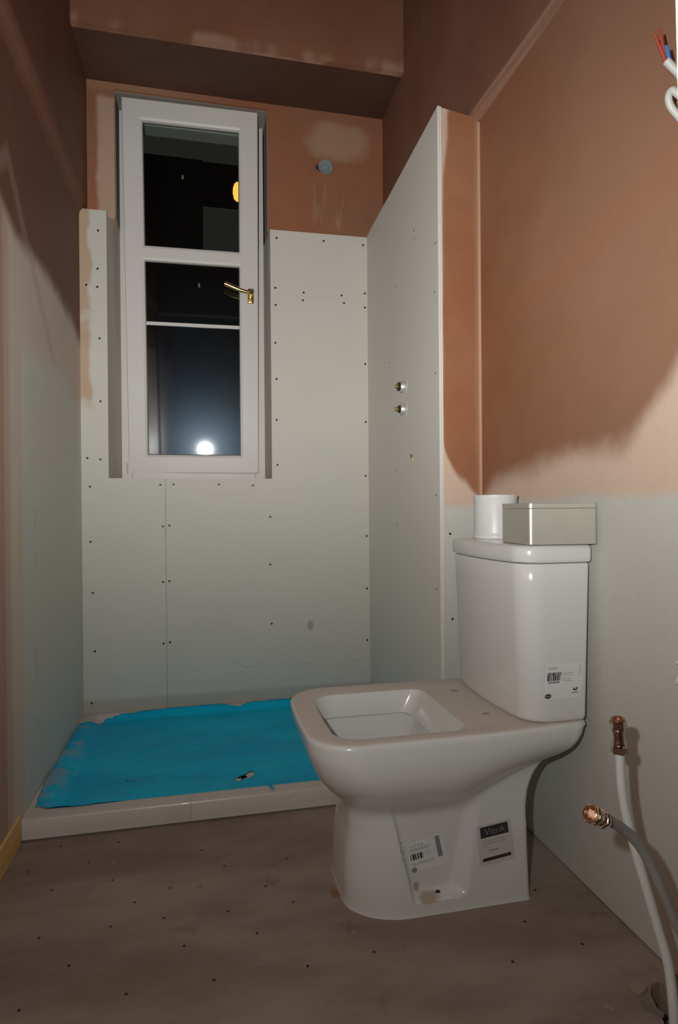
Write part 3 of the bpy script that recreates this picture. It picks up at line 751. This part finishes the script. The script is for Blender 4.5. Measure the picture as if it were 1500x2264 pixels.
FILM = [(-0.469,1.817),(-0.480,1.90),(-0.486,2.0),(-0.4865,2.155),(-0.4865,2.356),(-0.4865,2.444),(-0.482,2.50),(-0.425,2.529),(-0.400,2.572),(-0.34,2.588),(-0.236,2.598),(-0.13,2.604),(-0.036,2.6105),(0.061,2.6105),(0.10,2.588),(0.136,2.585),(0.19,2.605),(0.275,2.6105),(0.40,2.6105),(0.52,2.6105),(0.71,2.6105),(0.711,1.9),(0.70,1.818),(0.55,1.812),(0.408,1.815),(0.346,1.823),(0.30,1.836),(0.273,1.848),(0.24,1.852),(0.205,1.836),(0.132,1.822),(0.08,1.830),(0.026,1.826),(-0.078,1.825),(-0.14,1.829),(-0.204,1.822),(-0.273,1.800),(-0.368,1.797)]
def inside(pg, x, y):
    r = False; n = len(pg)
    for i in range(n):
        (x0, y0), (x1, y1) = pg[i], pg[(i + 1) % n]
        if (y0 > y) != (y1 > y) and x < (x1 - x0) * (y - y0) / (y1 - y0) + x0: r = not r
    return r
TEAR = [(0.078, 1.925), (0.092, 1.945), (0.108, 1.952), (0.128, 1.970), (0.150, 1.978), (0.146, 1.960), (0.138, 1.940), (0.118, 1.926), (0.098, 1.918)]
bm = bmesh.new(); bp = [Vector((x, y)) for x, y in FILM]
# fine grid clipped by snapping the boundary
h = 0.0075; vs = {}
def fz(x, y):
    w = 0.0012 + 0.0016 * (0.5 + 0.5 * math.sin(9 * x + 31 * y + 2 * math.sin(7 * x))) + 0.0010 * math.sin(17 * x - 23 * y)
    return tz(x, y) + max(0.0010, w)
def snap(pg, x, y):
    best = None; n = len(pg)
    for i in range(n):
        (x0, y0), (x1, y1) = pg[i], pg[(i + 1) % n]
        t = max(0, min(1, ((x - x0) * (x1 - x0) + (y - y0) * (y1 - y0)) / ((x1 - x0) ** 2 + (y1 - y0) ** 2)))
        q = (x0 + t * (x1 - x0), y0 + t * (y1 - y0)); d = math.hypot(q[0] - x, q[1] - y)
        if best is None or d < best[0]: best = (d, q)
    return best[1]
def gv(i, j):
    if (i, j) in vs: return vs[i, j]
    x, y = -0.50 + i * h, 1.78 + j * h
    if not inside(FILM, x, y): x, y = snap(FILM, x, y)
    elif inside(TEAR, x, y): x, y = snap(TEAR, x, y)
    vs[i, j] = bm.verts.new((x, y, fz(x, y))); return vs[i, j]
for i in range(165):
    for j in range(115):
        cx, cy = -0.50 + (i + .5) * h, 1.78 + (j + .5) * h
        if inside(FILM, cx, cy) and not inside(TEAR, cx, cy):
            bm.faces.new((gv(i, j), gv(i + 1, j), gv(i + 1, j + 1), gv(i, j + 1)))
# curled strip hanging over the front rim
sp_ = [(0.172, 1.838), (0.180, 1.820), (0.184, 1.805), (0.181, 1.790), (0.184, 1.776), (0.190, 1.762)]
prev = None
for k, (x, y) in enumerate(sp_):
    w_ = 0.0045 - 0.0004 * k
    a, b = bm.verts.new((x - w_, y, fz(x, y) + 0.0015)), bm.verts.new((x + w_, y, fz(x, y) + 0.003))
    if prev: bm.faces.new((prev[0], prev[1], b, a))
    prev = (a, b)
film = obj('protective_film', bm, MAT['film'], smooth=True)
sm = film.modifiers.new('thickness', 'SOLIDIFY'); sm.thickness = 0.0005; sm.offset = 1
base(film, (0.1, 2.2, 0.036)); tag(film, 'torn bright blue plastic film stuck over the shower tray', 'protective film')

# ------------------------------------------------------------------ toilet
YC = 1.385
def rrect(xf, xb, yn, yf, rf, rb, z, bow=0.0, nside=150, nc=44, nf=24, nb=14, fn=None):
    """closed loop: near side back->front, round the front, far side front->back, round the back"""
    P = []
    for i in range(nside): P.append((xb - rb + (xf + rf - xb + rb) * i / nside, yn))
    for i in range(nc): a = PI / 2 * i / nc; P.append((xf + rf - rf * math.sin(a), yn + rf - rf * math.cos(a)))
    for i in range(nf): P.append((xf, yn + rf + (yf - yn - 2 * rf) * i / nf))
    for i in range(nc): a = PI / 2 * i / nc; P.append((xf + rf - rf * math.cos(a), yf - rf + rf * math.sin(a)))
    for i in range(nside): P.append((xf + rf + (xb - rb - xf - rf) * i / nside, yf))
    for i in range(nc): a = PI / 2 * i / nc; P.append((xb - rb + rb * math.sin(a), yf - rb + rb * math.cos(a)))
    for i in range(nb): P.append((xb, yf - rb - (yf - yn - 2 * rb) * i / nb))
    for i in range(nc): a = PI / 2 * i / nc; P.append((xb - rb + rb * math.cos(a), yn + rb - rb * math.sin(a)))
    out = []; ym = (yn + yf) / 2; hw = (yf - yn) / 2
    for x, y in P:
        if bow: x -= bow * (1 - ((y - ym) / hw) ** 2) * max(0, min(1, 1 - (x - xf) / 0.16))
        out.append(Vector(fn(x, y, z)) if fn else Vector((x, y, z)))
    return out
WTOP = [(0.20, 0.138), (0.215, 0.1385), (0.232, 0.146), (0.25, 0.162), (0.275, 0.182), (0.30, 0.197), (0.33, 0.2075), (0.365, 0.2120), (0.405, 0.2120)]
WBASE = [(0, 0.152), (0.006, 0.150), (0.05, 0.1455), (0.12, 0.140), (0.20, 0.138), (0.30, 0.138)]
XF = [(0, 0.302), (0.01, 0.304), (0.06, 0.305), (0.12, 0.309), (0.17, 0.315), (0.20, 0.315), (0.22, 0.307), (0.245, 0.288), (0.27, 0.265), (0.30, 0.243), (0.34, 0.225), (0.375, 0.213), (0.405, 0.209)]
XB = [(0, 0.709), (0.18, 0.709), (0.225, 0.716), (0.26, 0.732), (0.29, 0.756), (0.32, 0.784), (0.35, 0.808), (0.38, 0.825), (0.405, 0.833)]
def wid(x, z):
    k = 0.75 * sst(x, 0.50, 0.82)
    zz = 0.405 - (0.405 - z) * (1 + k)
    a = smoothlerp(WTOP, zz) if zz > 0.20 else 0.138
    b = smoothlerp(WBASE, z)
    w = max(a, b * (1 - sst(z, 0.20, 0.25)) + a * sst(z, 0.20, 0.25)) if z > 0.2 else max(b, a)
    if x > 0.55: w -= 0.017 * sst(x, 0.55, 0.84) * sst(z, 0.20, 0.28) + 0.010 * sst(x, 0.55, 0.80) * (1 - sst(z, 0.22, 0.36)) * sst(z, 0.15, 0.22)
    return w
def recess(x, z):
    """trapezoid panel sunk into the side of the foot"""
    t = (0.235 - z) / (0.235 - 0.030)                 # 0 top, 1 bottom
    xl = 0.388 + 0.048 * t; xr = 0.560 - 0.040 * t
    if z > 0.25: return 0
    fx = sst(x, xl - 0.004, xl + 0.005) * (1 - sst(x, xr, xr + 0.040))
    fz_ = sst(z, 0.027, 0.040) * (1 - sst(z, 0.205, 0.245))
    return (0.010 + 0.020 * min(1, max(0, t))) * fx * fz_
def near_y(x, z): return YC - wid(x, z) + recess(x, z)
bm = bmesh.new(); loops = []
def fixw(x, y, z):
    # loops are drawn at full width +-0.212 about YC, squeezed to the local width
    s = (y - YC) / 0.212; w = wid(x, z); yy = YC + s * w
    if s < -0.90: yy += recess(x, z) * sst(-s, 0.90, 1.0)
    return (x, yy, z)
zs = [0, 0.002, 0.006, 0.012, 0.020, 0.026, 0.030, 0.034, 0.039, 0.044, 0.05] + [0.06 + 0.0075 * i for i in range(45)]
for z in zs:
    xf, xb = smoothlerp(XF, z), smoothlerp(XB, z)
    rf = 0.125 - 0.03 * sst(z, 0.20, 0.36)
    loops.append(rrect(xf, xb, YC - 0.212, YC + 0.212, rf, 0.012 + 0.02 * sst(z, 0.3, 0.4), z, 0.010, fn=fixw))
zt = 0.405; xf, xb = smoothlerp(XF, zt), smoothlerp(XB, zt)
for ins, z in ((0.0005, 0.396), (0.0025, 0.4005), (0.006, 0.4035), (0.011, 0.4048), (0.018, 0.405)):
    loops.append(rrect(xf + ins, xb - ins * 0.3, YC - 0.212 + ins, YC + 0.212 - ins, 0.095 - ins, 0.03, z, 0.010, fn=lambda x, y, zz_: (x, YC + (y - YC) * wid(x, 0.40) / 0.212, zz_)))
OPN = [(-0.004, 0.405, 0), (-0.001, 0.4042, 0), (0.0, 0.402, 0)]
def opening(ins, z, back=0.0, near=0.0):
    return rrect(0.263 + ins, 0.552 - ins - back, 1.212 + ins + near, 1.518 - ins, max(0.02, 0.052 - ins), max(0.02, 0.034 - ins * 0.5), z, 0.006)
for ins, z, _ in OPN: loops.append(opening(ins, z))
loops += [opening(0.003, 0.385, 0.010), opening(0.006, 0.352, 0.028), opening(0.006, 0.348, 0.030), opening(-0.006, 0.346, 0.016), opening(-0.010, 0.338, 0.010)]
loops += [opening(0.004, 0.325, 0.022), opening(0.020, 0.285, 0.030), opening(0.045, 0.240, 0.04), opening(0.080, 0.20, 0.05), opening(0.105, 0.17, 0.06), opening(0.115, 0.14, 0.06)]
loft(bm, loops)
toilet = empty('toilet', (0.53, YC, 0)); tag(toilet, 'white close-coupled toilet without a seat, standing against the right wall', 'toilet')
bowl = obj('bowl', bm, MAT['bowl'], toilet, smooth=True)

# cistern and lid
def cist(z, grow=0.0):
    t = (z - 0.405) / 0.352
    return rrect(0.690 - 0.008 * t - grow, 0.829 + 0.013 * t + grow * 0.5, 1.200 + 0.003 * t - grow, 1.592 + 0.014 * t + grow, 0.045, 0.008, z, 0.020, nside=20, nc=16, nf=30, nb=10)
bm = bmesh.new()
lp = [cist(0.4052, -0.010), cist(0.4065, -0.004), cist(0.411, -0.0008), cist(0.416)] + [cist(0.42 + 0.0415 * i) for i in range(8)] + [cist(0.753), cist(0.7565, -0.002)]
loft(bm, lp)
cis = obj('cistern', bm, MAT['ceramic'], toilet, smooth=True)
bm = bmesh.new()
loft(bm, [cist(0.7568, -0.004), cist(0.759, -0.001), cist(0.7595, 0.0025), cist(0.762, 0.0045), cist(0.77, 0.005), cist(0.786, 0.005), cist(0.793, 0.0035), cist(0.797, 0.000), cist(0.7985, -0.005), cist(0.799, -0.012)])
obj('cistern_lid', bm, MAT['ceramic'], toilet, smooth=True)
# seat fixing marks on the deck, foot screw hole
for (x, y) in ((0.631, 1.476), (0.630, 1.293)):
    bm = bmesh.new(); lathe(bm, (x, y, 0.4047), (0, 0, 1), [(0, 0.0075), (0.0006, 0.0070), (0.0007, 0.003)], 16)
    for v in bm.verts: v.co.x = x + (v.co.x - x) * 1.5
    obj('fixing_mark', bm, simple('grey_smudge', (0.36, 0.33, 0.29), 0.6), toilet)
bm = bmesh.new(); lathe(bm, (0.494, near_y(0.494, 0.0335) + 0.0008, 0.0335), (0, -1, 0.4), [(0, 0.0058), (0.0009, 0.0052), (0.001, 0.002)], 14)
obj('screw_hole', bm, MAT['dark'], toilet)
bm = bmesh.new(); box(bm, (0.520, near_y(0.53, 0.06) - 0.003, 0.052), (0.524, near_y(0.53, 0.06) - 0.001, 0.056), 0.0008)

# ---- stickers: built flat in unit space, then laid on the ceramic
def textmesh(s, size=1.0):
    cu = bpy.data.curves.new('lettering', 'FONT'); cu.body = s; cu.size = size; cu.align_x = 'LEFT'; cu.resolution_u = 3
    o = bpy.data.objects.new('lettering', cu); COL.objects.link(o)
    bpy.context.view_layer.update()
    me = bpy.data.meshes.new_from_object(o.evaluated_get(bpy.context.evaluated_depsgraph_get()))
    bpy.data.objects.remove(o); bpy.data.curves.remove(cu); return me
def sticker(parent, corners, surf, items, mats, label):
    """corners TL,TR,BR,BL as (x,z); items = ('rect',u0,v0,u1,v1,mat) | ('disc',u,v,ru,rv,mat) | ('text',u,v,w,h,mat,string), v measured downwards"""
    TL, TR, BR, BL = [Vector(c) for c in corners]
    bm = bmesh.new()
    def P(u, v, d):
        q = TL * (1 - u) * (1 - v) + TR * u * (1 - v) + BR * u * v + BL * (1 - u) * v
        return Vector((q.x, surf(q.x, q.y) - d, q.y))
    grid(bm, lambda u, v: P(u, v, 0.0007), 14, 14, 0)
    for k, it in enumerate(items):
        d = 0.0012 + 0.00015 * (k % 3) + (0.0006 if it[0] == 'text' else 0)
        if it[0] == 'rect':
            _, a, b, c, e, mi = it
            grid(bm, lambda u, v: P(a + (c - a) * u, b + (e - b) * v, d), max(1, int(abs(c - a) * 12)), max(1, int(abs(e - b) * 12)), mi)
        elif it[0] == 'disc':
            _, a, b, ru, rv, mi = it
            vs_ = [bm.verts.new(P(a + ru * math.cos(t * PI / 10), b + rv * math.sin(t * PI / 10), d)) for t in range(20)]
            bm.faces.new(vs_).material_index = mi
        else:
            _, a, b, w_, h_, mi, s = it
            me = textmesh(s); xs = [v.co.x for v in me.vertices]; ys = [v.co.y for v in me.vertices]
            x0, x1, y0, y1 = min(xs), max(xs), min(ys), max(ys)
            vv = [bm.verts.new(P(a + w_ * (v.co.x - x0) / (x1 - x0), b + h_ * (1 - (v.co.y - y0) / (y1 - y0)), d)) for v in me.vertices]
            for p in me.polygons:
                try: bm.faces.new([vv[i] for i in p.vertices]).material_index = mi
                except ValueError: pass
            bpy.data.meshes.remove(me)
    me = bpy.data.meshes.new('sticker'); bm.to_mesh(me); bm.free()
    for m_ in mats: me.materials.append(m_)
    o = bpy.data.objects.new('sticker', me); COL.objects.link(o); o.parent = parent
    o.matrix_parent_inverse = Matrix.Translation(-world_loc(parent)); o['label'] = label
    return o
def bars(a, b, c, e, mi, n, seed):
    rnd = random.Random(seed); out = []; u = a
    while u < c:
        w_ = (c - a) / n * rnd.choice((0.5, 0.9, 1.4)); out.append(('rect', u, b, min(c, u + w_), e, mi)); u += w_ + (c - a) / n * rnd.choice((0.4, 0.6, 0.9))
    return out
def lines(a, b, c, n, dv, mi, seed, th_=0.012):
    rnd = random.Random(seed); out = []
    for k in range(n):
        u = a
        while u < c:
            w_ = rnd.uniform(0.02, 0.07); out.append(('rect', u, b + k * dv, min(c, u + w_), b + k * dv + th_, mi)); u += w_ + 0.015
            if rnd.random() < 0.06: break
    return out
SM = [MAT['sticker'], MAT['ink'], MAT['greyink'], MAT['cyan']]
# black-and-white badge on the foot
sticker(bowl, [(0.583, 0.172), (0.666, 0.180), (0.675, 0.093), (0.590, 0.083)], near_y,
        [('rect', 0.09, 0.05, 0.90, 0.32, 1), ('text', 0.20, 0.10, 0.60, 0.16, 3, 'VitrA')] + lines(0.14, 0.40, 0.80, 3, 0.065, 2, 4, 0.02) + [('rect', 0.28, 0.64, 0.55, 0.67, 2), ('rect', 0.09, 0.82, 0.90, 0.90, 1)],
        [MAT['clear'], MAT['ink'], MAT['greyink'], simple('silver_ink', (0.20, 0.20, 0.19), 0.5)], 'clear badge with a black VitrA band and a black bar')
# barcode labels
sticker(bowl, [(0.424, 0.144), (0.510, 0.160), (0.527, 0.088), (0.436, 0.076)], near_y,
        [('text', 0.08, 0.10, 0.34, 0.09, 2, 'V I T R A')] + lines(0.06, 0.24, 0.62, 2, 0.05, 2, 9, 0.02) + bars(0.06, 0.40, 0.38, 0.60, 1, 9, 3) + lines(0.44, 0.40, 0.60, 3, 0.06, 2, 8) +
        [('text', 0.06, 0.70, 0.10, 0.08, 2, 'CE')] + lines(0.20, 0.70, 0.66, 2, 0.05, 2, 5, 0.018) + [('disc', 0.10, 0.92, 0.075, 0.085, 2)] + [('rect', 0.76, 0.04, 0.88, 0.72, 2)] + [('rect', 0.775, 0.06 + 0.03 * i, 0.865, 0.068 + 0.03 * i, 1) for i in range(21)],
        SM, 'white barcode label with a round grey mark and an upright barcode')
def cis_near(x, z):
    t = (z - 0.405) / 0.352; xf = 0.690 - 0.008 * t; r = 0.045; y = 1.200 + 0.003 * t
    if x < xf + r: a = (xf + r - x) / r; y += r - r * math.sqrt(max(0, 1 - min(1, a) ** 2))
    return y
sticker(cis, [(0.729, 0.537), (0.822, 0.5355), (0.816, 0.459), (0.725, 0.457)], cis_near,
        [('text', 0.04, 0.10, 0.26, 0.07, 2, 'VITRA')] + bars(0.05, 0.26, 0.42, 0.48, 1, 14, 6) + [('rect', 0.05, 0.25, 0.43, 0.33, 2), ('rect', 0.08, 0.50, 0.38, 0.55, 2)] + lines(0.48, 0.27, 0.74, 5, 0.055, 2, 2, 0.014) +
        [('rect', 0.90, 0.06, 0.94, 0.36, 3), ('disc', 0.09, 0.90, 0.085, 0.065, 1), ('rect', 0.03, 0.885, 0.15, 0.915, 2)] +
        [('rect', 0.76, 0.72, 0.80, 0.78, 1), ('rect', 0.84, 0.71, 0.88, 0.76, 1), ('rect', 0.79, 0.76, 0.86, 0.80, 1), ('rect', 0.73, 0.84, 0.90, 0.87, 2)], SM, 'white barcode label with a dark oval mark')

# ------------------------------------------------------------------ things on the cistern lid
cn = empty('pipe_connector', (0.772, 1.52, 0.799)); tag(cn, 'white plastic cylinder with a flared foot on the cistern lid behind the metal box', 'pipe connector')
bm = bmesh.new()
lathe(bm, (0.772, 1.518, 0.7995), (0, 0, 1), [(0, 0.0585), (0.004, 0.0605), (0.008, 0.0600), (0.013, 0.0575), (0.020, 0.0570), (0.108, 0.0575), (0.112, 0.0590), (0.116, 0.0590), (0.1175, 0.0570), (0.1165, 0.054), (0.02, 0.053), (0.019, 0.02)], 56)
obj('collar', bm, MAT['plastic'], cn, smooth=True)
bm = bmesh.new(); lathe(bm, (0.835, 1.535, 0.7995), (0, 0, 1), [(0.0, 0.012), (0.10, 0.012), (0.113, 0.011)], 20)
obj('side_lug', bm, MAT['plastic'], cn, smooth=True)
tb = empty('metal_box', (0.77, 1.27, 0.799)); tag(tb, 'closed rectangular silver metal tin resting on the cistern lid at its near corner', 'box')
a0 = math.atan2(1.187 - 1.199, 0.852 - 0.690)
BT = Matrix.Translation((0.690, 1.199, 0.7995)) @ Matrix.Rotation(a0, 4, 'Z')
def vbox(bm, x1, y1, z0, z1, r, e=0.0):
    lp = []
    for z, i in ((z0, e + .001), (z0 + .001, e), (z1 - .001, e), (z1, e + .001)):
        P = []
        for cx, cy, a in ((r, r, PI), (x1 - r, r, 1.5 * PI), (x1 - r, y1 - r, 0), (r, y1 - r, 0.5 * PI)):
            for k in range(8): t = a + PI / 2 * k / 7; P.append(BT @ Vector((cx + (r - i) * math.cos(t), cy + (r - i) * math.sin(t), z)))
        lp.append(P)
    loft(bm, lp)
bm = bmesh.new(); vbox(bm, 0.163, 0.150, 0.0, 0.080, 0.009, 0.0008)
obj('tin_body', bm, MAT['tin'], tb, smooth=True)
bm = bmesh.new(); vbox(bm, 0.163, 0.150, 0.0803, 0.0920, 0.009, 0.0)
obj('tin_lid', bm, MAT['tin'], tb, smooth=True)

# ------------------------------------------------------------------ supply pipes by the right wall
P1 = [(0.665,0.875,0.490),(0.664,0.869,0.423),(0.668,0.861,0.371),(0.677,0.847,0.310),(0.685,0.835,0.263),(0.693,0.822,0.213),(0.697,0.806,0.168),(0.692,0.790,0.115),(0.688,0.782,0.05),(0.686,0.778,-0.085)]
p1 = empty('water_pipe', (0.686, 0.778, -0.085)); tag(p1, 'white plastic water pipe rising from the floor, upright brass coupling on its end', 'pipe')
bm = bmesh.new(); tube(bm, P1, 0.0075, 20); obj('pipe_run', bm, MAT['pipe_white'], p1, smooth=True)
def coupling(parent, o_, ax, L_, r):
    """compression coupling: hexagonal nut, round body, hexagonal nut, open bore"""
    o_ = Vector(o_); ax = Vector(ax).normalized()
    def nut(t0, t1, ph_):
        bm = bmesh.new()
        lathe(bm, o_ + ax * t0, ax, [(0, r * 0.86), (0.0015, r), (t1 - t0 - 0.002, r), (t1 - t0, r * 0.84)], 6, phase=ph_)
        es_ = [e for e in bm.edges if e.calc_length() > 0.005]
        bmesh.ops.bevel(bm, geom=es_, offset=0.0012, segments=2, affect='EDGES')
        obj('nut', bm, MAT['nickel'], parent, smooth=True)
    nut(0, L_ * 0.27, 0.3)
    bm = bmesh.new(); lathe(bm, o_ + ax * (L_ * 0.25), ax, [(0, r * .70), (L_ * .06, r * .74), (L_ * .10, r * .68), (L_ * .25, r * .66), (L_ * .40, r * .68), (L_ * .44, r * .76), (L_ * .50, r * .70)], 28)
    obj('coupling_body', bm, MAT['nickel'], parent, smooth=True)
    nut(L_ * 0.73, L_, 0.1)
    bm = bmesh.new(); e_ = o_ + ax * L_
    lathe(bm, e_ - ax * 0.001, ax, [(0, r * 0.80), (0.004, r * 0.78), (0.0045, r * 0.70), (0.003, r * 0.58), (-0.010, r * 0.56), (-0.0101, 0.0015)], 28)
    obj('bore', bm, MAT['copper'], parent, smooth=True)
coupling(p1, (0.6655, 0.8752, 0.474), (-0.002, 0.001, 0.056), 0.055, 0.0140)
P2 = [(0.530,0.737,0.452),(0.549,0.748,0.441),(0.582,0.761,0.418),(0.613,0.769,0.390),(0.640,0.774,0.352),(0.659,0.776,0.313),(0.685,0.778,0.259),(0.708,0.776,0.208),(0.722,0.770,0.12),(0.722,0.766,0.04),(0.720,0.765,-0.085)]
p2 = empty('water_pipe', (0.720, 0.765, -0.085)); tag(p2, 'grey plastic water pipe bending left, its brass coupling opening facing the camera', 'pipe')
bm = bmesh.new(); tube(bm, P2, 0.0078, 20); obj('pipe_run', bm, MAT['pipe_grey'], p2, smooth=True)
coupling(p2, (0.538, 0.742, 0.446), Vector((0.494, 0.712, 0.4745)) - Vector((0.538, 0.742, 0.446)), 0.050, 0.0138)
# bits of broken board round the hole
for k, (x, y, w_, l_, a, lab) in enumerate(((0.764, 0.957, 0.015, 0.030, 1.2, 'pale broken scrap of floorboard lying behind the pipe hole'),
                                           (0.757, 0.912, 0.006, 0.040, -0.3, 'grey splintered strip of floorboard along the rim of the pipe hole'))):
    bm = bmesh.new(); rnd = random.Random(k + 3)
    pts = [(w_ * math.cos(t * PI / 4) * rnd.uniform(.75, 1.1), l_ / 1.6 * math.sin(t * PI / 4) * rnd.uniform(.75, 1.1)) for t in range(8)]
    c_, s_ = math.cos(-a), math.sin(-a)
    prism(bm, [(x + p * c_ - q * s_, y + p * s_ + q * c_) for p, q in pts], 0.001, 0.007, 'z')
    o = obj('board_scrap', bm, simple('scrap_%s' % 'ab'[k], ((0.36, 0.27, 0.22), (0.20, 0.18, 0.16))[k], 0.9)); base(o, (x, y, 0.001)); tag(o, lab, 'board scrap')

# ------------------------------------------------------------------ cables poking out of the right wall
c1 = empty('electric_cable', (XR, 0.93, 1.62)); tag(c1, 'grey electric cable with bare brown and blue cores at the upper right', 'cable')
bm = bmesh.new(); tube(bm, [(XR + 0.01, 0.905, 1.600), (0.835, 0.903, 1.612), (0.812, 0.900, 1.632), (0.798, 0.902, 1.646), (0.789, 0.904, 1.656)], 0.0068, 14)
obj('sheath', bm, MAT['cable'], c1, smooth=True)
bm = bmesh.new(); tube(bm, [(0.793, 0.903, 1.652), (0.7925, 0.903, 1.664), (0.789, 0.904, 1.681)], 0.0036, 12)
obj('blue_core', bm, MAT['blue_wire'], c1, smooth=True)
for pts in ([(0.788, 0.905, 1.652), (0.784, 0.905, 1.664), (0.775, 0.907, 1.687), (0.769, 0.909, 1.704)], [(0.789, 0.906, 1.652), (0.787, 0.906, 1.670), (0.782, 0.906, 1.690), (0.778, 0.907, 1.711)]):
    bm = bmesh.new(); tube(bm, pts, lambda t: 0.0034 - 0.0012 * t, 10); obj('brown_core', bm, MAT['red_wire'], c1, smooth=True)
c2 = empty('electric_cable', (XR, 0.92, 1.55)); tag(c2, 'grey electric cable folded back in a loop, below the one with bare cores', 'cable')
bm = bmesh.new(); tube(bm, [(XR + 0.01, 0.905, 1.520), (0.836, 0.900, 1.535), (0.812, 0.899, 1.556), (0.795, 0.901, 1.575), (0.7885, 0.899, 1.590), (0.792, 0.895, 1.599), (0.800, 0.890, 1.590), (0.815, 0.886, 1.574), (0.838, 0.886, 1.550), (XR + 0.01, 0.888, 1.530)], 0.0062, 14)
obj('sheath', bm, MAT['cable'], c2, smooth=True)
pc = empty('pipe_clip', (XR, 0.93, 0.58)); tag(pc, 'small white plastic clip on the right wall at the edge of the photo', 'clip')
for (z, s_) in ((0.601, 0.6), (0.566, 1.0)):
    bm = bmesh.new(); lathe(bm, (0.862, 0.950, z), (-0.9, -0.15, -0.25), [(0, 0.010 * s_), (0.014, 0.009 * s_), (0.024, 0.004 * s_)], 10)
    obj('prong', bm, MAT['plastic'], pc, smooth=True)
